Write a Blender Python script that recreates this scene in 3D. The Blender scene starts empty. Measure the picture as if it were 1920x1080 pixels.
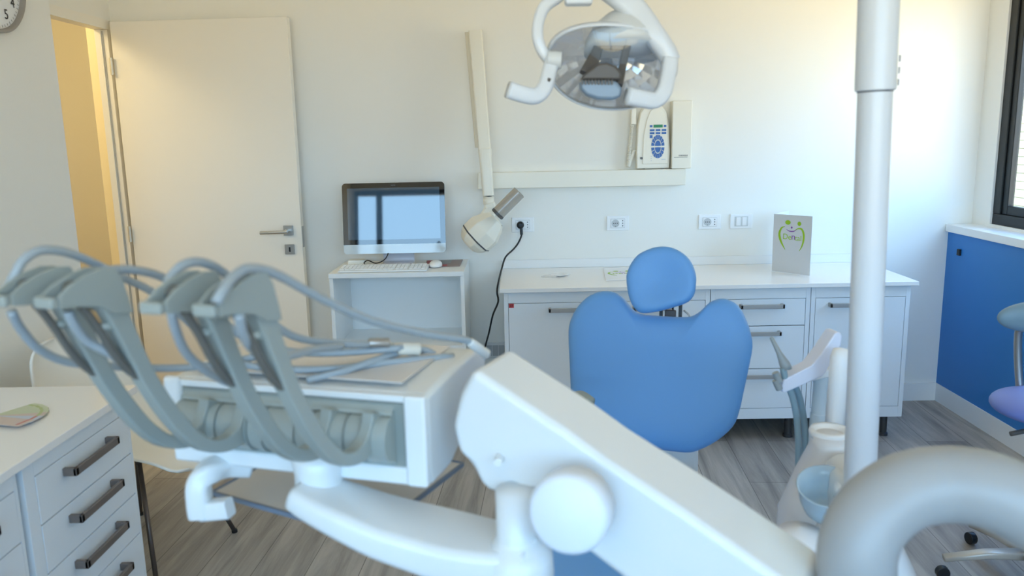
import bpy, bmesh, math, random
from mathutils import Vector, Matrix
random.seed(7)
C = bpy.context.scene.collection
sc = bpy.context.scene
V = Vector

# ------------------------------------------------------------------ camera
F, PIT, YAW, ROL, D, H = 1507.4, 0.18681, -0.01104, -0.0203, 4.3128, 1.4931
_cy, _sy = math.cos(YAW), math.sin(YAW)
FW = V((_sy*math.cos(PIT), _cy*math.cos(PIT), -math.sin(PIT)))
_r0 = V((_cy, -_sy, 0)); _u0 = _r0.cross(FW)
RT = _r0*math.cos(ROL) + _u0*math.sin(ROL)
UP = -_r0*math.sin(ROL) + _u0*math.cos(ROL)
EYE = V((0, -D, H))
cam_d = bpy.data.cameras.new('camera'); cam = bpy.data.objects.new('camera', cam_d); C.objects.link(cam)
M = Matrix((RT, UP, -FW)).transposed().to_4x4(); M.translation = EYE
cam.matrix_world = M
cam_d.sensor_width = 36; cam_d.lens = F/1920*36; cam_d.clip_start = 0.02
cam_d.dof.use_dof = True; cam_d.dof.focus_distance = 3.7; cam_d.dof.aperture_fstop = 3.4
sc.camera = cam
def ray(x, y): return FW*F + RT*(x-960) - UP*(y-540)
def P(x, y, Z):                      # point seen at photo pixel (x,y), Z metres in front of the lens (measured along the room)
    d = ray(x, y); return EYE + d*(Z/d.y)
def PZ(x, y, z):
    d = ray(x, y); return EYE + d*((z-EYE.z)/d.z)
def PX(x, y, X):
    d = ray(x, y); return EYE + d*(X/d.x)
def PP(x, y, o, n):
    d = ray(x, y); return EYE + d*((V(o)-EYE).dot(n)/d.dot(n))
# ------------------------------------------------------------------ render look
sc.view_settings.view_transform = 'Standard'; sc.view_settings.look = 'None'
sc.view_settings.exposure = 0.80; sc.view_settings.gamma = 1.0
sc.cycles.use_denoising = True
try: sc.cycles.denoiser = 'OPENIMAGEDENOISE'
except Exception: pass
sc.cycles.max_bounces = 10; sc.cycles.diffuse_bounces = 7; sc.cycles.transparent_max_bounces = 16
sc.cycles.caustics_reflective = False; sc.cycles.caustics_refractive = False
# ------------------------------------------------------------------ world: clear blue sky over warm sunlit ground
SKY = 5.2
w = bpy.data.worlds.new('sky'); sc.world = w; w.use_nodes = True
nt = w.node_tree; nt.nodes.clear()
tc = nt.nodes.new('ShaderNodeTexCoord'); sp = nt.nodes.new('ShaderNodeSeparateXYZ')
mr = nt.nodes.new('ShaderNodeMapRange'); mr.inputs['From Min'].default_value = -1; mr.inputs['From Max'].default_value = 1
cr = nt.nodes.new('ShaderNodeValToRGB'); bg = nt.nodes.new('ShaderNodeBackground'); wo = nt.nodes.new('ShaderNodeOutputWorld')
nt.links.new(tc.outputs['Generated'], sp.inputs[0]); nt.links.new(sp.outputs['Z'], mr.inputs['Value'])
nt.links.new(mr.outputs[0], cr.inputs[0]); nt.links.new(cr.outputs[0], bg.inputs[0]); nt.links.new(bg.outputs[0], wo.inputs[0])
el = cr.color_ramp.elements
el[0].position = 0.0; el[0].color = (0.74, 0.58, 0.34, 1)
el[1].position = 1.0; el[1].color = (0.24, 0.48, 0.95, 1)
for pos, c in ((0.485, (0.80, 0.64, 0.38, 1)), (0.505, (0.48, 0.76, 1.05, 1)), (0.62, (0.42, 0.72, 1.08, 1))):
    e = el.new(pos); e.color = c
bg.inputs['Strength'].default_value = SKY
def portal(name, loc, rot, sx, sy):
    l = bpy.data.lights.new(name, 'AREA'); l.shape = 'RECTANGLE'; l.size = sx; l.size_y = sy
    l.cycles.is_portal = True
    o = bpy.data.objects.new(name, l); o.location = loc; o.rotation_euler = rot; C.objects.link(o)
BACK = -6.0     # the wall behind the camera, with the big windows
portal('window_portal', (0.25, BACK-0.06, 1.65), (math.radians(90), 0, 0), 4.3, 1.5)
portal('window_portal', (2.50, -0.91, 1.65), (math.radians(90), 0, math.radians(90)), 1.5, 1.26)
def lamp(name, typ, loc, power, col, size=0.1):
    l = bpy.data.lights.new(name, typ); l.energy = power; l.color = col
    if typ == 'POINT': l.shadow_soft_size = size
    o = bpy.data.objects.new(name, l); o.location = loc; C.objects.link(o); return o
lamp('corridor_lamp', 'POINT', (-2.75, -0.9, 2.45), 14.0, (1.0, 0.81, 0.47), 0.15)
sun = lamp('sun', 'SUN', (0, 0, 6), 0.9, (1.0, 0.84, 0.58)); sun.data.angle = 0.01
sun.rotation_euler = V((0.62, -0.30, -0.72)).to_track_quat('-Z', 'Y').to_euler()

# ------------------------------------------------------------------ materials
def lin(c): return tuple(((v/255)/12.92 if v <= 10 else ((v/255+0.055)/1.055)**2.4) for v in c)
MAT = {}
def mat(name, rgb, rough=0.5, metal=0.0, coat=0.0, spec=None, ior=None, noise=0.0, nscale=30, bump=0.0):
    if name in MAT: return MAT[name]
    m = bpy.data.materials.new(name); m.use_nodes = True; n = m.node_tree
    b = n.nodes['Principled BSDF']; col = lin(rgb)+(1,)
    b.inputs['Base Color'].default_value = col; b.inputs['Roughness'].default_value = rough
    b.inputs['Metallic'].default_value = metal; b.inputs['Coat Weight'].default_value = coat
    if ior: b.inputs['IOR'].default_value = ior
    t = n.nodes.new('ShaderNodeTexCoord'); ns = n.nodes.new('ShaderNodeTexNoise')
    ns.inputs['Scale'].default_value = nscale; ns.inputs['Detail'].default_value = 4
    n.links.new(t.outputs['Object'], ns.inputs['Vector'])
    r = n.nodes.new('ShaderNodeMapRange'); r.inputs['To Min'].default_value = max(0, rough-0.008); r.inputs['To Max'].default_value = min(1, rough+0.008)
    n.links.new(ns.outputs['Fac'], r.inputs['Value']); n.links.new(r.outputs[0], b.inputs['Roughness'])
    if noise:
        mx = n.nodes.new('ShaderNodeMix'); mx.data_type = 'RGBA'
        mx.inputs[6].default_value = col; mx.inputs[7].default_value = tuple(v*(1-noise) for v in col[:3])+(1,)
        n.links.new(ns.outputs['Fac'], mx.inputs[0]); n.links.new(mx.outputs[2], b.inputs['Base Color'])
    if bump:
        bp = n.nodes.new('ShaderNodeBump'); bp.inputs['Strength'].default_value = bump; bp.inputs['Distance'].default_value = 0.002
        n.links.new(ns.outputs['Fac'], bp.inputs['Height']); n.links.new(bp.outputs[0], b.inputs['Normal'])
    MAT[name] = m; return m
def glass(name, tint, refl_rough=0.02, ior=1.45, body=0.0, bodycol=(200, 220, 235), both=None):
    m = bpy.data.materials.new(name); m.use_nodes = True; n = m.node_tree; n.nodes.clear()
    o = n.nodes.new('ShaderNodeOutputMaterial'); tr = n.nodes.new('ShaderNodeBsdfTransparent'); tr.inputs[0].default_value = lin(tint)+(1,)
    gl = n.nodes.new('ShaderNodeBsdfGlossy'); gl.inputs['Roughness'].default_value = refl_rough
    fr = n.nodes.new('ShaderNodeFresnel'); fr.inputs[0].default_value = ior
    mx = n.nodes.new('ShaderNodeMixShader')
    src = tr
    if body:
        df = n.nodes.new('ShaderNodeBsdfDiffuse'); df.inputs[0].default_value = lin(bodycol)+(1,)
        m0 = n.nodes.new('ShaderNodeMixShader'); m0.inputs[0].default_value = body
        n.links.new(tr.outputs[0], m0.inputs[1]); n.links.new(df.outputs[0], m0.inputs[2]); src = m0
    ge = n.nodes.new('ShaderNodeNewGeometry'); iv = n.nodes.new('ShaderNodeMath'); iv.operation = 'SUBTRACT'; iv.inputs[0].default_value = 1.0
    ml = n.nodes.new('ShaderNodeMath'); ml.operation = 'MULTIPLY'     # reflect at the outer face only
    n.links.new(ge.outputs['Backfacing'], iv.inputs[1]); n.links.new(iv.outputs[0], ml.inputs[0]); n.links.new(fr.outputs[0], ml.inputs[1])
    if both: mx.inputs[0].default_value = both
    else: n.links.new(ml.outputs[0], mx.inputs[0])
    n.links.new(src.outputs[0], mx.inputs[1]); n.links.new(gl.outputs[0], mx.inputs[2])
    n.links.new(mx.outputs[0], o.inputs[0]); MAT[name] = m; return m
WALL = mat('wall_paint', (239, 238, 232), 0.7, noise=0.01, nscale=60, bump=0.03)
CEIL = mat('ceiling_paint', (245, 244, 240), 0.8)
DOORM = mat('door_laminate', (240, 236, 226), 0.42)
TRIM = mat('trim_white', (236, 237, 236), 0.45)
BLUEP = mat('blue_panel', (50, 126, 196), 0.5, noise=0.03, nscale=8)
SILL = mat('sill_white', (238, 238, 236), 0.3)
BLACKF = mat('window_black', (10, 14, 15), 0.45)
CABW = mat('cabinet_white', (226, 232, 236), 0.38)
TOPW = mat('worktop_white', (240, 238, 234), 0.22)
SHELFW = mat('shelf_white', (238, 241, 241), 0.35)
STEEL = mat('satin_steel', (168, 168, 166), 0.35, metal=0.85)
HANDLE = mat('handle_metal', (168, 166, 163), 0.42, metal=0.35)
HANDLED = mat('handle_dark', (122, 112, 106), 0.45, metal=0.4)
CREAM = mat('cream_plastic', (238, 234, 220), 0.35)
WPLAST = mat('white_plastic', (240, 241, 241), 0.3)
UNITW = mat('unit_white', (220, 224, 225), 0.34, coat=0.2)
UNITG = mat('unit_grey', (196, 198, 196), 0.5)
ARMG = mat('silicone_grey', (146, 155, 152), 0.4)
ARMD = mat('silicone_dark', (92, 92, 88), 0.5)
HOSE = mat('hose_grey', (150, 162, 170), 0.42)
MATG = mat('mat_grey', (150, 158, 154), 0.25, coat=0.3)
BLUEV = mat('blue_vinyl', (104, 162, 220), 0.45, noise=0.05, nscale=3, bump=0.02)
BLUEVS = mat('violet_blue_vinyl', (110, 130, 205), 0.5)
BLACK = mat('black_plastic', (18, 20, 24), 0.4)
SCRB = mat('bezel_black', (8, 10, 12), 0.03, ior=1.72)
SCR = mat('screen_glass', (52, 76, 96), 0.03, ior=1.85)
CHIN = mat('chin_white', (196, 208, 214), 0.05, ior=1.6)
TRAYG = mat('tray_grey', (206, 200, 192), 0.35)
TRAYE = mat('tray_edge_blue', (104, 118, 136), 0.4)
PAPER = mat('paper', (238, 240, 242), 0.6)
PAPERG = mat('paper_grey', (205, 208, 210), 0.6)
GREEN = mat('print_green', (150, 190, 30), 0.5)
PURPLE = mat('print_purple', (130, 80, 160), 0.5)
REDP = mat('print_red', (190, 50, 55), 0.5)
INK = mat('ink_grey', (120, 120, 118), 0.6)
BKEY = mat('key_blue', (52, 104, 175), 0.45)
GDISP = mat('display_green', (15, 130, 85), 0.4)
MIRROR = None
LAMPD = mat('lamp_dark', (82, 78, 74), 0.45)
LAMPB = mat('lamp_bluegrey', (120, 140, 160), 0.3)
LAMPG = mat('lamp_grey', (205, 208, 208), 0.4)
LAMPW = mat('lamp_white', (214, 219, 224), 0.28)
CONE = mat('cone_taupe', (172, 166, 156), 0.2, coat=0.3)
CONED = mat('cone_dark', (80, 82, 84), 0.3)
SHELLW = mat('chair_shell', (236, 233, 224), 0.4)
LEGM = mat('chair_leg_metal', (105, 95, 88), 0.4, metal=0.6)
GLASSW = glass('window_glass', (250, 252, 252))
MIRROR = glass('lamp_reflector', (226, 222, 222), refl_rough=0.10, ior=2.0, body=0.22, bodycol=(190, 186, 196), both=0.42)
SHIELD = glass('lamp_shield', (240, 245, 250), body=0.10, bodycol=(215, 228, 240))
BOWLG = glass('bowl_glass', (200, 225, 238), body=0.55, bodycol=(222, 238, 246))
def floor_mat():
    m = bpy.data.materials.new('plank_floor'); m.use_nodes = True; n = m.node_tree; L = n.links.new
    b = n.nodes['Principled BSDF']; b.inputs['Roughness'].default_value = 0.42
    t = n.nodes.new('ShaderNodeTexCoord'); mp = n.nodes.new('ShaderNodeMapping'); mp.inputs['Rotation'].default_value = (0, 0, math.radians(90+3))
    L(t.outputs['Object'], mp.inputs[0])
    br = n.nodes.new('ShaderNodeTexBrick'); br.inputs['Scale'].default_value = 1.0
    br.inputs['Brick Width'].default_value = 1.3; br.inputs['Row Height'].default_value = 0.19; br.inputs['Mortar Size'].default_value = 0.0016
    br.inputs['Color1'].default_value = lin((186, 181, 174))+(1,); br.inputs['Color2'].default_value = lin((160, 155, 149))+(1,)
    br.inputs['Mortar'].default_value = lin((112, 108, 103))+(1,); br.offset = 0.37
    L(mp.outputs[0], br.inputs['Vector'])
    mp2 = n.nodes.new('ShaderNodeMapping'); mp2.inputs['Scale'].default_value = (0.9, 11, 1); L(mp.outputs[0], mp2.inputs[0])
    ns = n.nodes.new('ShaderNodeTexNoise'); ns.inputs['Scale'].default_value = 1.5; ns.inputs['Detail'].default_value = 9; ns.inputs['Roughness'].default_value = 0.65; ns.inputs['Distortion'].default_value = 0.6
    L(mp2.outputs[0], ns.inputs['Vector'])
    r = n.nodes.new('ShaderNodeValToRGB'); r.color_ramp.elements[0].position = 0.33; r.color_ramp.elements[0].color = (0.42, 0.41, 0.40, 1)
    r.color_ramp.elements[1].position = 0.62; r.color_ramp.elements[1].color = (1.0, 0.98, 0.95, 1); L(ns.outputs['Fac'], r.inputs[0])
    mx = n.nodes.new('ShaderNodeMix'); mx.data_type = 'RGBA'; mx.blend_type = 'MULTIPLY'; mx.inputs[0].default_value = 0.85
    L(br.outputs['Color'], mx.inputs[6]); L(r.outputs[0], mx.inputs[7]); L(mx.outputs[2], b.inputs['Base Color'])
    bp = n.nodes.new('ShaderNodeBump'); bp.inputs['Strength'].default_value = 0.15; bp.inputs['Distance'].default_value = 0.002
    L(ns.outputs['Fac'], bp.inputs['Height']); L(bp.outputs[0], b.inputs['Normal'])
    return m
FLOOR = floor_mat()
# ------------------------------------------------------------------ mesh helpers
def tag(o, label=None, cat=None, group=None, kind=None):
    if label: o['label'] = label
    if cat: o['category'] = cat
    if group: o['group'] = group
    if kind: o['kind'] = kind
    return o
def origin(o):
    v = V((0, 0, 0))
    while o is not None: v = v + o.location; o = o.parent
    return v
def thing(name, loc, label, cat, group=None):
    o = bpy.data.objects.new(name, None); o.location = loc; o.empty_display_size = 0.05; C.objects.link(o)
    return tag(o, label, cat, group)
def obj(name, bm, m, parent=None, smooth=False, bevel=0.0, seg=2, subsurf=0, angle=40):
    """bm holds world-space geometry"""
    bmesh.ops.recalc_face_normals(bm, faces=bm.faces)
    if parent is not None: off = origin(parent); loc = None
    else:
        c = [v.co for v in bm.verts]
        off = V((sum(v.x for v in c)/len(c), sum(v.y for v in c)/len(c), min(v.z for v in c))); loc = off
    bmesh.ops.translate(bm, verts=bm.verts, vec=-off)
    me = bpy.data.meshes.new(name); bm.to_mesh(me); bm.free()
    o = bpy.data.objects.new(name, me); C.objects.link(o)
    if parent is not None: o.parent = parent
    else: o.location = loc
    me.materials.append(m)
    if smooth:
        for p in me.polygons: p.use_smooth = True
    if bevel:
        md = o.modifiers.new('bevel', 'BEVEL'); md.width = bevel; md.segments = seg; md.limit_method = 'ANGLE'; md.angle_limit = math.radians(angle)
        for p in me.polygons: p.use_smooth = True
        try:
            md.harden_normals = True
        except Exception: pass
    if subsurf:
        md = o.modifiers.new('subsurf', 'SUBSURF'); md.levels = subsurf; md.render_levels = subsurf
        for p in me.polygons: p.use_smooth = True
    return o
def structure(o): o['kind'] = 'structure'; return o
def box(bm, x0, x1, y0, y1, z0, z1):
    vs = [bm.verts.new((x, y, z)) for z in (z0, z1) for y in (y0, y1) for x in (x0, x1)]
    for f in ((0, 1, 3, 2), (4, 6, 7, 5), (0, 4, 5, 1), (2, 3, 7, 6), (0, 2, 6, 4), (1, 5, 7, 3)): bm.faces.new([vs[i] for i in f])
    return bm
def B(x0, x1, y0, y1, z0, z1): return box(bmesh.new(), x0, x1, y0, y1, z0, z1)
def obox(bm, o, a, b, c):            # box from corner o with edge vectors a,b,c
    o, a, b, c = V(o), V(a), V(b), V(c)
    vs = [bm.verts.new(o+a*i+b*j+c*k) for k in (0, 1) for j in (0, 1) for i in (0, 1)]
    for f in ((0, 1, 3, 2), (4, 6, 7, 5), (0, 4, 5, 1), (2, 3, 7, 6), (0, 2, 6, 4), (1, 5, 7, 3)): bm.faces.new([vs[i] for i in f])
    return bm
def prism(bm, pts, vec):
    vec = V(vec); a = [bm.verts.new(p) for p in pts]; b = [bm.verts.new(V(p)+vec) for p in pts]
    bm.faces.new(a); bm.faces.new(b[::-1]); n = len(pts)
    for i in range(n): bm.faces.new((a[i], a[(i+1) % n], b[(i+1) % n], b[i]))
    return bm
def catmull(pts, k=6, closed=False):
    pts = [V(p) for p in pts]; n = len(pts); out = []
    rng = range(n) if closed else range(n-1)
    for i in rng:
        if closed: p0, p1, p2, p3 = pts[i-1], pts[i], pts[(i+1) % n], pts[(i+2) % n]
        else: p0, p1, p2, p3 = pts[max(i-1, 0)], pts[i], pts[i+1], pts[min(i+2, n-1)]
        for j in range(k):
            t = j/k; out.append(0.5*((2*p1)+(p2-p0)*t+(2*p0-5*p1+4*p2-p3)*t*t+(3*p1-p0-3*p2+p3)*t**3))
    if not closed: out.append(pts[-1])
    return out
def sweep(bm, pts, sec, up=None, caps=True):
    """sec(i,t)->list of (a,b) offsets; frames from `up` hint"""
    n = len(pts); prev = None; u = None
    for i, p in enumerate(pts):
        tdir = (pts[min(i+1, n-1)]-pts[max(i-1, 0)]).normalized()
        if up is not None: side = tdir.cross(V(up)); 
        else:
            if u is None:
                h = V((0, 0, 1)) if abs(tdir.z) < 0.9 else V((1, 0, 0)); u = h
            side = tdir.cross(u)
        if side.length < 1e-6: side = tdir.cross(V((1, 0, 0)))
        side.normalize(); nn = side.cross(tdir).normalized(); u = nn
        ring = [bm.verts.new(p+side*a+nn*b) for a, b in sec(i, i/(n-1))]
        if prev:
            m = len(ring)
            for k in range(m): bm.faces.new((prev[k], prev[(k+1) % m], ring[(k+1) % m], ring[k]))
        elif caps: bm.faces.new(ring[::-1])
        prev = ring
    if caps: bm.faces.new(prev)
    return bm
def tube(bm, pts, r, seg=12, smooth_k=6, caps=True):
    pts = catmull(pts, smooth_k) if smooth_k > 1 and len(pts) > 2 else [V(p) for p in pts]
    rr = r if callable(r) else (lambda t: r)
    return sweep(bm, pts, lambda i, t: [(rr(t)*math.cos(2*math.pi*k/seg), rr(t)*math.sin(2*math.pi*k/seg)) for k in range(seg)], caps=caps)
def rrect(w, h, r, q=4):
    out = []
    for cx, cy, a0 in ((w-r, h-r, 0), (-w+r, h-r, 90), (-w+r, -h+r, 180), (w-r, -h+r, 270)):
        for k in range(q+1):
            a = math.radians(a0+90*k/q); out.append((cx+r*math.cos(a), cy+r*math.sin(a)))
    return out
def lathe(bm, base, axis, prof, seg=32, close=False):
    """prof: list of (r, h) along axis"""
    base, axis = V(base), V(axis).normalized(); s = axis.orthogonal().normalized(); t = axis.cross(s); prev = None
    for r, h in prof:
        ring = [bm.verts.new(base+axis*h+(s*math.cos(2*math.pi*k/seg)+t*math.sin(2*math.pi*k/seg))*max(r, 1e-5)) for k in range(seg)]
        if prev:
            for k in range(seg): bm.faces.new((prev[k], prev[(k+1) % seg], ring[(k+1) % seg], ring[k]))
        else: first = ring
        prev = ring
    if prof[0][0] > 1e-4: bm.faces.new(first[::-1])
    if prof[-1][0] > 1e-4 : bm.faces.new(prev)
    return bm
def cyl(bm, a, b, r, seg=24):
    a, b = V(a), V(b); return lathe(bm, a, b-a, [(r, 0), (r, (b-a).length)], seg)
def pillow(bm, outline, center, n, front, back, dish=0.0, p=2.6):
    """cushion with a rounded rim; outline is closed, star-shaped about center"""
    n = V(n).normalized(); center = V(center); N = len(outline); prev = None; first = None
    prof = []
    for s in (0.0, 0.25, 0.45, 0.62, 0.76, 0.86, 0.93, 0.975, 0.995): prof.append((max(s, 0.01), front*(1-s**p)**(1/p)-dish*(1-s*s)))
    prof.append((1.0, 0.0))
    for s in (0.995, 0.975, 0.93, 0.86, 0.7, 0.4, 0.01): prof.append((s, -back*(1-s**p)**(1/p)))
    for s, h in prof:
        ring = [bm.verts.new(center+(q-center)*s+n*h) for q in outline]
        if prev:
            for k in range(N): bm.faces.new((prev[k], prev[(k+1) % N], ring[(k+1) % N], ring[k]))
        else: bm.faces.new(ring)
        prev = ring
    bm.faces.new(prev[::-1]); return bm
def text_obj(name, s, size, loc, xdir, ydir, m, parent, depth=0.0003, align='CENTER'):
    cu = bpy.data.curves.new(name, 'FONT'); cu.body = s; cu.size = size; cu.align_x = align; cu.align_y = 'CENTER'; cu.extrude = depth
    cu.materials.append(m)
    tmp = bpy.data.objects.new(name, cu); C.objects.link(tmp); bpy.context.view_layer.update()
    me = bpy.data.meshes.new_from_object(tmp.evaluated_get(bpy.context.evaluated_depsgraph_get()))
    bpy.data.objects.remove(tmp); me.materials.clear(); me.materials.append(m)
    o = bpy.data.objects.new(name, me); C.objects.link(o)
    x, y = V(xdir).normalized(), V(ydir).normalized(); z = x.cross(y).normalized(); y = z.cross(x)
    R = Matrix((x, y, z)).transposed().to_4x4(); R.translation = V(loc)-origin(parent)
    o.parent = parent; o.matrix_local = R; return o

# ================================================================== SETTING
structure(obj('floor', B(-4.2, 2.6, BACK-0.1, 1.6, -0.1, 0.0), FLOOR))
structure(obj('ceiling', B(-4.2, 2.6, BACK-0.1, 1.6, 2.75, 2.85), CEIL))
structure(obj('wall_back', B(-2.15, 2.6, 0.0, 0.15, 0, 2.75), WALL))
XL = -2.09
# left wall: thick part carrying the clock, and the door opening between it and the back wall
structure(obj('wall_left', B(-2.30, -1.88, BACK, -0.93, 0, 2.75), WALL))
structure(obj('wall_left_lintel', B(-2.15, XL, -0.93, 0.0, 2.115, 2.75), WALL))
fr = obj('trim_1', B(-2.15, XL+0.008, -0.93, -0.035, 2.068, 2.115), DOORM); structure(fr)
jam = bmesh.new(); box(jam, -2.148, XL+0.004, -0.055, 0.0, 0, 2.068); box(jam, -2.148, -2.115, -0.066, -0.05, 0, 2.068)
structure(obj('trim_2', jam, DOORM, bevel=0.002))
gk = bmesh.new(); box(gk, -2.115, -2.109, -0.060, -0.055, 0, 2.06)
structure(obj('trim_3', gk, mat('gasket', (186, 186, 182), 0.6)))
# corridor behind the doorway
CORR = mat('corridor_ochre', (244, 232, 198), 0.7)
structure(obj('wall_corridor', B(-3.45, -3.35, -4, 1.6, 0, 2.75), CORR))
structure(obj('wall_corridor_end', B(-3.4, -2.15, 1.3, 1.4, 0, 2.75), WALL))
structure(obj('wall_corridor_back', B(-2.30, -2.15, 0.15, 1.4, 0, 2.75), CORR))
structure(obj('wall_corridor_front', B(-3.4, -2.30, -4.1, -4.0, 0, 2.75), WALL))
# right wall: blue cladding under the sill, black window above
XR, XW = 2.30, 2.42
structure(obj('wall_right', B(XW, XW+0.15, BACK, 0.0, 0, 1.0), WALL))
rw = bmesh.new(); box(rw, XW, XW+0.065, -0.165, 0.0, 1.0, 2.75); box(rw, XW, XW+0.065, BACK, -0.165, 2.30, 2.75); box(rw, XW, XW+0.065, BACK, -1.66, 1.0, 2.30)
structure(obj('wall_right_upper', rw, WALL))
cl = obj('trim_4', B(XR, XW, BACK, 0.0, 0.10, 0.945), BLUEP); structure(cl)
structure(obj('baseboard_right', B(XR-0.006, XW, BACK, 0.0, 0, 0.10), TRIM))
structure(obj('baseboard_back', B(1.86, XR-0.006, -0.012, 0.0, 0, 0.10), TRIM))
sl = obj('trim_5', B(XR-0.02, XW+0.06, BACK, -0.005, 0.945, 0.985), SILL, bevel=0.003); structure(sl)
def window(name, mk, panes, frame):
    bm = bmesh.new()
    for b in frame: box(bm, *b)
    o = structure(obj(name, bm, BLACKF, bevel=0.004))
    for b in panes:
        obj('pane', B(*b), GLASSW, o)
    return o
fy = [(XW+0.01, XW+0.06, -1.66, -0.165, 0.985, 1.055), (XW+0.01, XW+0.06, -1.66, -0.165, 2.24, 2.30), (XW+0.01, XW+0.06, -0.225, -0.165, 1.055, 2.24), (XW+0.01, XW+0.06, -1.66, -3.07, 1.055, 2.24)]
pn = []
ys = [-0.225, -1.60]
for i in range(1):
    a, b = ys[i+1], ys[i]
    if i: fy.append((XW+0.01, XW+0.06, b-0.03, b+0.03, 1.055, 2.24))
    a2, b2 = a+(0), b-(0.03 if i else 0)
    fy += [(XW+0.02, XW+0.052, b2-0.045, b2, 1.055, 2.24), (XW+0.02, XW+0.052, a2, a2+0.045, 1.055, 2.24), (XW+0.02, XW+0.052, a2+0.045, b2-0.045, 1.055, 1.10), (XW+0.02, XW+0.052, a2+0.045, b2-0.045, 2.19, 2.24)]
    pn.append((XW+0.033, XW+0.039, a2+0.045, b2-0.045, 1.10, 2.19))
window('window_1', None, pn, fy)
# wall behind the camera with its wide window
Z0, Z1 = 0.90, 2.365
fw = bmesh.new(); box(fw, -2.3, 2.57, BACK-0.15, BACK, 0, Z0); box(fw, -2.3, 2.57, BACK-0.15, BACK, Z1, 2.75); box(fw, -2.3, -1.84, BACK-0.15, BACK, Z0, Z1); box(fw, 2.34, 2.57, BACK-0.15, BACK, Z0, Z1)
structure(obj('wall_front', fw, WALL))
xs = [-1.84, -1.54, -0.24, 1.06, 2.34]; fb = [(-1.84, 2.34, BACK-0.10, BACK-0.02, Z0, Z0+0.06), (-1.84, 2.34, BACK-0.10, BACK-0.02, Z1-0.06, Z1)]; pb = []
for i, x in enumerate(xs): fb.append((x-0.035, x+0.035, BACK-0.10, BACK-0.02, Z0+0.06, Z1-0.06))
for i in range(4): pb.append((xs[i]+0.035, xs[i+1]-0.035, BACK-0.063, BACK-0.057, Z0+0.06, Z1-0.06))
window('window_2', None, pb, fb)
# neighbouring house seen through the window
nb = thing('neighbour_house', (6.5, 3.5, -3), 'tan rendered house with pale shuttered bay outside the window', 'building')
obj('wall', B(5.6, 9.5, -1.6, 6.0, -3, 3.4), mat('tan_render', (190, 158, 104), 0.8, noise=0.08, nscale=6), nb)
sh = bmesh.new()
for k in range(60): box(sh, 5.57, 5.60, 1.55, 5.5, -1+k*0.09, -1+k*0.09+0.082)
obj('shutter', sh, mat('pale_green_shutter', (132, 140, 122), 0.6), nb)

# ------------------------------------------------------------------ open door
dr = structure(bpy.data.objects.new('door_1', None)); C.objects.link(dr); dr.location = (-2.06, -0.075, 0)
dr['label'] = 'open white flat door folded back against the wall'
DA = math.radians(-2.6); dx, dn = V((math.cos(DA), math.sin(DA), 0)), V((-math.sin(DA), math.cos(DA), 0)).normalized()
dn = -dn                               # faces the room
o0 = V((-2.06, -0.075, 0.008)); LW = 0.915
leaf = bmesh.new(); obox(leaf, o0, dx*LW, -dn*0.042, (0, 0, 2.095)); obj('leaf', leaf, DOORM, dr, bevel=0.002)
def dpt(s, z, n=0.0): return o0+dx*s+V((0, 0, z))+dn*n
HS = LW-0.068
pl = bmesh.new(); obox(pl, dpt(HS-0.026, 0.995, 0), dx*0.052, dn*0.008, (0, 0, 0.052)); hp = obj('handle_plate', pl, STEEL, dr, bevel=0.002)
lv = bmesh.new(); cyl(lv, dpt(HS, 1.021, 0.008), dpt(HS, 1.021, 0.045), 0.010, 16); tube(lv, [dpt(HS+0.008, 1.019, 0.046), dpt(HS-0.04, 1.017, 0.05), dpt(HS-0.135, 1.015, 0.05)], 0.0095, 16, 3)
obj('door_handle', lv, mat('lever_chrome', (214, 214, 210), 0.2, metal=0.9), dr, smooth=False, bevel=0.001)
kp = bmesh.new(); obox(kp, dpt(HS-0.026, 0.895, 0), dx*0.052, dn*0.006, (0, 0, 0.052)); kpo = obj('keyhole_plate', kp, STEEL, dr, bevel=0.002)
kh = bmesh.new(); obox(kh, dpt(HS-0.004, 0.908, 0.0061), dx*0.009, dn*0.0006, (0, 0, 0.025)); obj('keyhole', kh, BLACK, kpo)
lp = bmesh.new(); obox(lp, dpt(LW, 0.93, -0.036), dx*0.001, dn*0.028, (0, 0, 0.11)); obj('latch_plate', lp, STEEL, dr)
for hz in (1.84, 0.98, 0.22):
    hb = bmesh.new(); cyl(hb, (-2.066, -0.088, hz), (-2.066, -0.088, hz+0.085), 0.008, 12); obj('hinge', hb, mat('hinge_metal', (205, 202, 190), 0.35, metal=0.4), dr)

# ------------------------------------------------------------------ wall clock
cc = V((-1.88, -1.325, 2.075)); CR = 0.182
ck = thing('wall_clock', cc, 'round white wall clock with metal rim on the left wall', 'clock')
bm = lathe(bmesh.new(), cc, (1, 0, 0), [(CR-0.004, 0.0), (CR, 0.004), (CR, 0.034), (CR-0.006, 0.040), (CR-0.014, 0.036), (CR-0.016, 0.020)], 64); obj('rim', bm, mat('clock_rim', (160, 156, 152), 0.35, metal=0.5), ck, smooth=True)
bm = lathe(bmesh.new(), cc, (1, 0, 0), [(CR-0.012, 0.018), (CR-0.012, 0.022)], 64); dl = obj('dial', bm, mat('clock_dial', (232, 234, 236), 0.4), ck)
for k in range(1, 13):
    a = math.radians(90-30*k); text_obj('numeral', str(k), 0.050, cc+V((0.0235, math.cos(a)*0.128, math.sin(a)*0.128)), (0, 1, 0), (0, 0, 1), BLACK, dl)
bm = bmesh.new()
for k in range(60):
    a = math.radians(6*k); d = V((0, math.cos(a), math.sin(a))); q = V((0, -math.sin(a), math.cos(a)))
    obox(bm, cc+V((0.0221, 0, 0))+d*0.154-q*0.0007, d*(0.008 if k % 5 else 0.011), q*0.0014, (0.0006, 0, 0))
obj('minute_marks', bm, BLACK, dl)
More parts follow.
